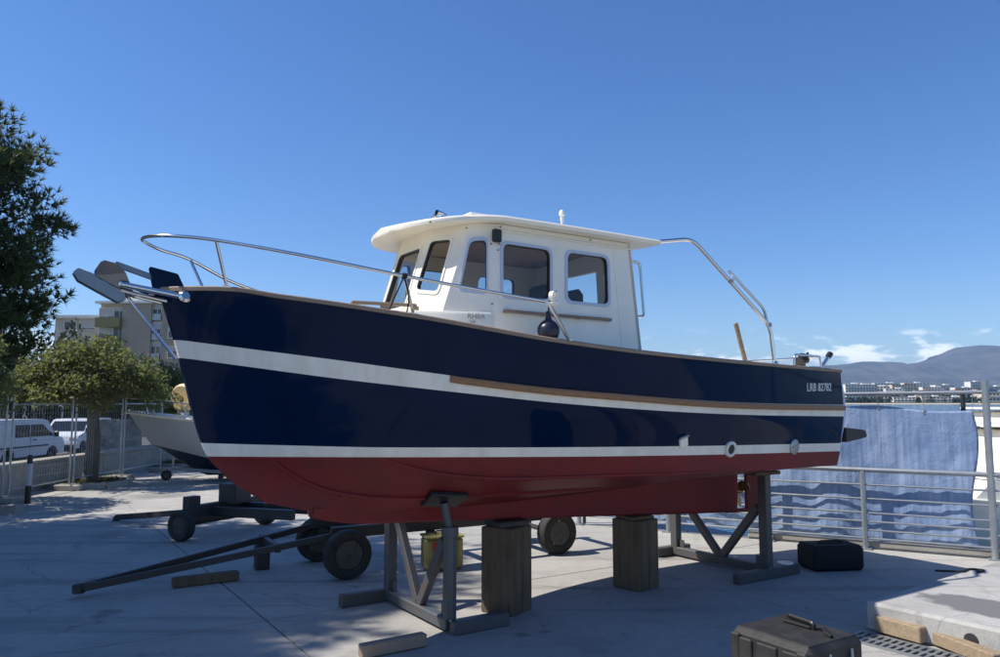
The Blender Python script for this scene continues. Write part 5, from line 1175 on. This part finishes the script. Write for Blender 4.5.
# blue tarp hung behind the bars
TP = thing('blue_tarp', 'creased blue tarpaulin hung behind the quay railing', 'tarp', tuple(RL.location), ra)
sA, sB, sC = sloc(977, 470), sloc(846, 470), posts[-1] - .1
from mathutils import noise as mnoise
def wav(s, z): return .075 * mnoise.noise(Vector((s * 1.9, z * .45, 3.1))) + .03 * mnoise.noise(Vector((s * 4.7, z * 1.3, 8.2))) + .014 * mnoise.noise(Vector((s * 11, z * 5.0, 1.7)))
rows = []; nz_ = 56; ns = 150
for i in range(nz_ + 1):
    row = []
    for j in range(ns + 1):
        f = j / ns; s_ = sA + (sC - sA) * f
        px_top = 1.93 + .03 * math.sin(s_ * 3) - (.10 * max(0, (s_ - sB) / (sC - sB)) if s_ > sB else 0) - .05 * math.exp(-((s_ - sA - .35 * (sB - sA)) ** 2) / .2)
        g = i / nz_; z = .12 + (px_top - .12) * g; slack = 1 - .75 * max(0, (g - .7) / .3)
        edge = .06 * math.sin(g * 6) * (1 - min(1, f / .1))
        row.append(Vector((s_ + edge + .02 * g, -.135 - .05 * (1 - g) * math.sin(s_ * 1.7) ** 2 - .8 * wav(s_, z) * slack - .0, z)))
    rows.append(row)
def tarp_mat():
    m = bpy.data.materials.new('tarp_blue'); m.use_nodes = True; n, l = m.node_tree.nodes, m.node_tree.links; b = n['Principled BSDF']
    b.inputs['Roughness'].default_value = .5
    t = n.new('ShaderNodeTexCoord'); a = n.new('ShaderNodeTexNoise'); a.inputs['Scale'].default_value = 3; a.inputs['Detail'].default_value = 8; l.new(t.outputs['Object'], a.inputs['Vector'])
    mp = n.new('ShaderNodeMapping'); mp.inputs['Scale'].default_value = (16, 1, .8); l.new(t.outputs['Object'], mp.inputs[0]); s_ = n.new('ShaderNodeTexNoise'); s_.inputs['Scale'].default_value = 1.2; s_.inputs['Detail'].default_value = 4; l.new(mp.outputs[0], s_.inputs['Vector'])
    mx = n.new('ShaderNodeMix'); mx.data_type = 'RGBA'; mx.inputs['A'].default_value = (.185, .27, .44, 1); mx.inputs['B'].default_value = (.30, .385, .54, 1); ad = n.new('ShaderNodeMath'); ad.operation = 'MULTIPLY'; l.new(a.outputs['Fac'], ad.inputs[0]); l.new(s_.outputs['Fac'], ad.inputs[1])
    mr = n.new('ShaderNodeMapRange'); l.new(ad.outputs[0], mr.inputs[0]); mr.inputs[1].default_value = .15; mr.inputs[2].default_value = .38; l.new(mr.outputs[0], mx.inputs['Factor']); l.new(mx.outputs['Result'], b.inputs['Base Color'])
    v = n.new('ShaderNodeTexVoronoi'); v.feature = 'F1'; v.inputs['Scale'].default_value = 9; dn = n.new('ShaderNodeVectorMath'); dn.operation = 'ADD'; l.new(t.outputs['Object'], dn.inputs[0]); l.new(a.outputs['Color'], dn.inputs[1]); l.new(dn.outputs[0], v.inputs['Vector'])
    bp = n.new('ShaderNodeBump'); bp.inputs['Strength'].default_value = .35; bp.inputs['Distance'].default_value = .03; hm2 = n.new('ShaderNodeMath'); hm2.operation = 'MULTIPLY_ADD'; l.new(v.outputs['Distance'], hm2.inputs[0]); hm2.inputs[1].default_value = .35; l.new(s_.outputs['Fac'], hm2.inputs[2]); l.new(hm2.outputs[0], bp.inputs['Height']); l.new(bp.outputs[0], b.inputs['Normal'])
    return m
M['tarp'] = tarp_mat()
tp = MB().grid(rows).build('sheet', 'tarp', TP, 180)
sm = tp.modifiers.new('thickness', 'SOLIDIFY'); sm.thickness = .004
for j in range(0, ns + 1, 15): p_ = rows[-1][j]; MB().tube([p_ + Vector((0, .005, -.03)), Vector((p_.x, -.07, z_u - .03))], .005, 6).build('tie', 'rope', TP)
for j in range(0, ns + 1, 15): p_ = rows[-1][j]; MB().lathe([(.010, -.004), (.020, -.004), (.020, .004), (.010, .004)], 12, Matrix.Translation(p_ + Vector((0, .006, -.035))) @ Matrix.Rotation(R(90), 4, 'X'), closed=True).build('eyelet', 'galv', TP)
bu = aty(928, 404, 60); b_ = thing('channel_buoy', 'orange and white marker buoy floating beyond the tarp', 'buoy', (bu[0], 60, SEA_Z - .2)); MB().lathe([(.5, 0), (.55, .5), (.3, 1.1), (.22, 2.6), (.05, 2.8)], 14).build('body', 'orange', b_, 40); MB().lathe([(.26, 1.5), (.26, 1.9)], 14).build('band', 'sign_white', b_)

# ================================================================== RIGHT FOREGROUND
ea = math.atan2(.596, .803); e1 = np.array([.803, .596]); e2 = np.array([.596, -.803]); K0 = np.array([3.22, 6.92])
stp = thing('raised_slab', 'raised pale concrete slab with dark stain at the right edge', 'slab', (K0[0], K0[1], 0), ea)
def stain_mat():
    m = M['concrete_step'].copy(); m.name = 'stained_concrete'; n, l = m.node_tree.nodes, m.node_tree.links; b = n['Principled BSDF']; src = b.inputs['Base Color'].links[0].from_socket
    t = n.new('ShaderNodeTexCoord'); sp_ = n.new('ShaderNodeSeparateXYZ'); l.new(t.outputs['Object'], sp_.inputs[0]); no = n.new('ShaderNodeTexNoise'); no.inputs['Scale'].default_value = 2.6; no.inputs['Detail'].default_value = 7; l.new(t.outputs['Object'], no.inputs['Vector'])
    def mth(op, a, b_=None):
        q = n.new('ShaderNodeMath'); q.operation = op
        for i, v in enumerate((a, b_)):
            if v is None: continue
            if isinstance(v, (int, float)): q.inputs[i].default_value = v
            else: l.new(v, q.inputs[i])
        return q.outputs[0]
    # an irregular wet/oily patch with its own outline on top of the slab
    dx = mth('DIVIDE', mth('SUBTRACT', sp_.outputs['X'], .62), .34); dy = mth('DIVIDE', mth('SUBTRACT', sp_.outputs['Y'], -1.25), 1.1)
    r2 = mth('ADD', mth('POWER', mth('ABSOLUTE', dx), 2.0), mth('POWER', mth('ABSOLUTE', dy), 4.0)); r3 = mth('ADD', r2, mth('MULTIPLY', mth('SUBTRACT', no.outputs['Fac'], .5), 2.4))
    mr = n.new('ShaderNodeMapRange'); l.new(r3, mr.inputs[0]); mr.inputs[1].default_value = 1.1; mr.inputs[2].default_value = .85
    mx = n.new('ShaderNodeMix'); mx.data_type = 'RGBA'; l.new(mr.outputs[0], mx.inputs['Factor']); l.new(src, mx.inputs['A']); mx.inputs['B'].default_value = (.17, .17, .17, 1); l.new(mx.outputs['Result'], b.inputs['Base Color']); return m
M['stained'] = stain_mat()
MB().box((2.6, -2.0, .125), (5.2, 4.0, .25), .025).build('slab_body', 'stained', stp)
MB().lathe([(.055, -.02), (.055, .004)], 14, Matrix.Translation((0, -.86, .12)) @ Matrix.Rotation(R(-90), 4, 'Y')).build('drain_pipe', 'trailer', stp, 40)
gr_ = thing('drain_grate', 'cast iron slotted drain grate in front of the raised slab', 'grate', (K0[0] - e1[0] * .26, K0[1] - e1[1] * .26, 0.004), ea)
MB().box((0, -1.3, -.002), (.27, 2.6, .004)).build('pit', 'black', gr_)
for x in (-.145, .145): MB().box((x, -1.3, .006), (.025, 2.6, .02)).build('frame', 'galv', gr_)
for i in range(44): MB().box((0, -.03 - i * .0588, .006), (.262, .026, .016)).build('bar', 'galv', gr_)
MB().box((0, -1.3, .0065), (.022, 2.59, .0175)).build('spine', 'galv', gr_)
def lumber(label, px0, px1, w, h, z0, mat_='timber_new', off=0.0):
    a, b = onz(*px0, z0), onz(*px1, z0); m = MB(); m.beam((a[0], a[1], z0 + h / 2), (b[0], b[1], z0 + h / 2), w, h, .008)
    return tag(m.build('timber_offcut', mat_), label, 'timber', 'timber offcuts on the drain')
lumber('chunky pale timber offcut with dark end, on the drain grate', (880, 630), (926, 643), .15, .13, .019)
lumber('second longer timber offcut at the bottom right, split along its top', (938, 644), (1000, 668), .11, .10, .019)
# rugged case
p1, p2, p3 = onz(730, 624, .46), onz(810, 649, .46), onz(851, 631, .46)
d1 = (p2 - p1)[:2]; l1 = np.linalg.norm(d1); ang1 = math.atan2(d1[1], d1[0]); l2 = np.linalg.norm((p3 - p2)[:2])
cs_ = thing('tool_case', 'large black rugged plastic tool case on the ground at the bottom', 'case', (p1[0], p1[1], 0), ang1)
MB().box((l1 / 2, l2 / 2, .225), (l1, l2, .45), .035).build('body', 'case', cs_)
for x in (.11, .31, .51):
    if x < l1: MB().box((min(x, l1 - .1), -.006, .22), (.16, .02, .36), .008).build('panel_rib', 'case', cs_)
for x in (.055, l1 - .055): MB().box((x, -.008, .22), (.075, .03, .40), .01).build('corner_guard', 'case', cs_)
MB().box((l1 / 2, l2 / 2, .451), (l1 - .07, l2 - .07, .012), .004).build('lid_panel', 'case', cs_)
for y in (.3, .7): MB().tube(bend_path([(l1 + .005, l2 * y, .08), (l1 + .025, l2 * y, .12), (l1 + .025, l2 * y, .33), (l1 - .0, l2 * y + .03, .39)], .03), .009, 8).build('latch_handle', 'shutter', cs_)
hd = MB(); hd.tube(bend_path([(l1 * .30, l2 * .72, .455), (l1 * .26, l2 * .72, .50), (l1 * .62, l2 * .66, .50), (l1 * .62, l2 * .66, .455)], .03), .016, 8); hd.build('carry_handle', 'black', cs_)
st_ = MB(); st_.box((l1 * .42, l2 * .70, .468), (.22, .09, .02), .008); st_.tube(smooth_path([(l1 * .6, l2 * .66, .47), (l1 * .72, l2 * .7, .48), (l1 * .8, l2 * .6, .475), (l1 * .9, l2 * .55, .467)], 5), .014, 6); st_.build('strap', 'bag', cs_)
# soft black bag by the railing, white tub by the stand
bg = onz(838, 572); bo_ = thing('black_bag', 'soft black bag on the ground below the blue tarp', 'bag', (bg[0], bg[1] + .2, 0), R(8))
vs_, fs = chull([Vector((x * (.33 - .03 * (z > .2)), y * .2, z)) for x in (-1, 1) for y in (-1, 1) for z in (0, .29)])
MB().box((0, 0, .15), (.66, .42, .30), .045).build('body', 'bag', bo_); MB().tube(bend_path([(-.18, 0, .29), (-.12, 0, .325), (.12, 0, .325), (.18, 0, .29)], .05), .014, 6).build('handle', 'bag', bo_); MB().box((0, 0, .303), (.5, .025, .012), .004).build('zip', 'black', bo_)
wt = onz(775, 575); wo = thing('white_tub', 'small white plastic tub beside the rear stand leg', 'tub', (wt[0] + .14, wt[1] + .05, 0)); MB().lathe([(.075, 0), (.085, .12), (.093, .122), (.093, .135), (.01, .137)], 18).build('pot', 'white', wo, 40); MB().tube([(.09 * math.cos(a), .09 * math.sin(a), .11 - .05 * math.sin(a)) for a in [math.pi * i / 10 for i in range(11)]], .004, 5).build('bail', 'galv', wo)
# a short hose end on the slab
hp = onz(968, 571.5, .25); h_ = MB().tube(smooth_path([(hp[0] - .35, hp[1] - .02, .262), (hp[0] - .1, hp[1] - .05, .262), (hp[0] + .05, hp[1] + .06, .262), (hp[0] + .16, hp[1] + .0, .262), (hp[0] + .05, hp[1] - .08, .262)], 6), .012, 6).build('rope_end', 'rope_dark'); tag(h_, 'short dark rope end curled on the raised slab near the railing', 'rope')

# ================================================================== HAZE
hz = MB().box((0, 5700, 299), (22400, 11900, 606)).build('haze', 'black'); hz.data.materials.clear()
hm = bpy.data.materials.new('haze'); hm.use_nodes = True; hn_, hl = hm.node_tree.nodes, hm.node_tree.links; hn_.clear()
ho = hn_.new('ShaderNodeOutputMaterial'); pv = hn_.new('ShaderNodeVolumePrincipled'); pv.inputs['Color'].default_value = (.38, .62, 1.0, 1); pv.inputs['Density'].default_value = 6.5e-5; pv.inputs['Anisotropy'].default_value = .2
hl.new(pv.outputs[0], ho.inputs['Volume']); hz.data.materials.append(hm); struct(hz, 'stuff'); hz['label'] = 'thin blue haze over the bay and mountains'
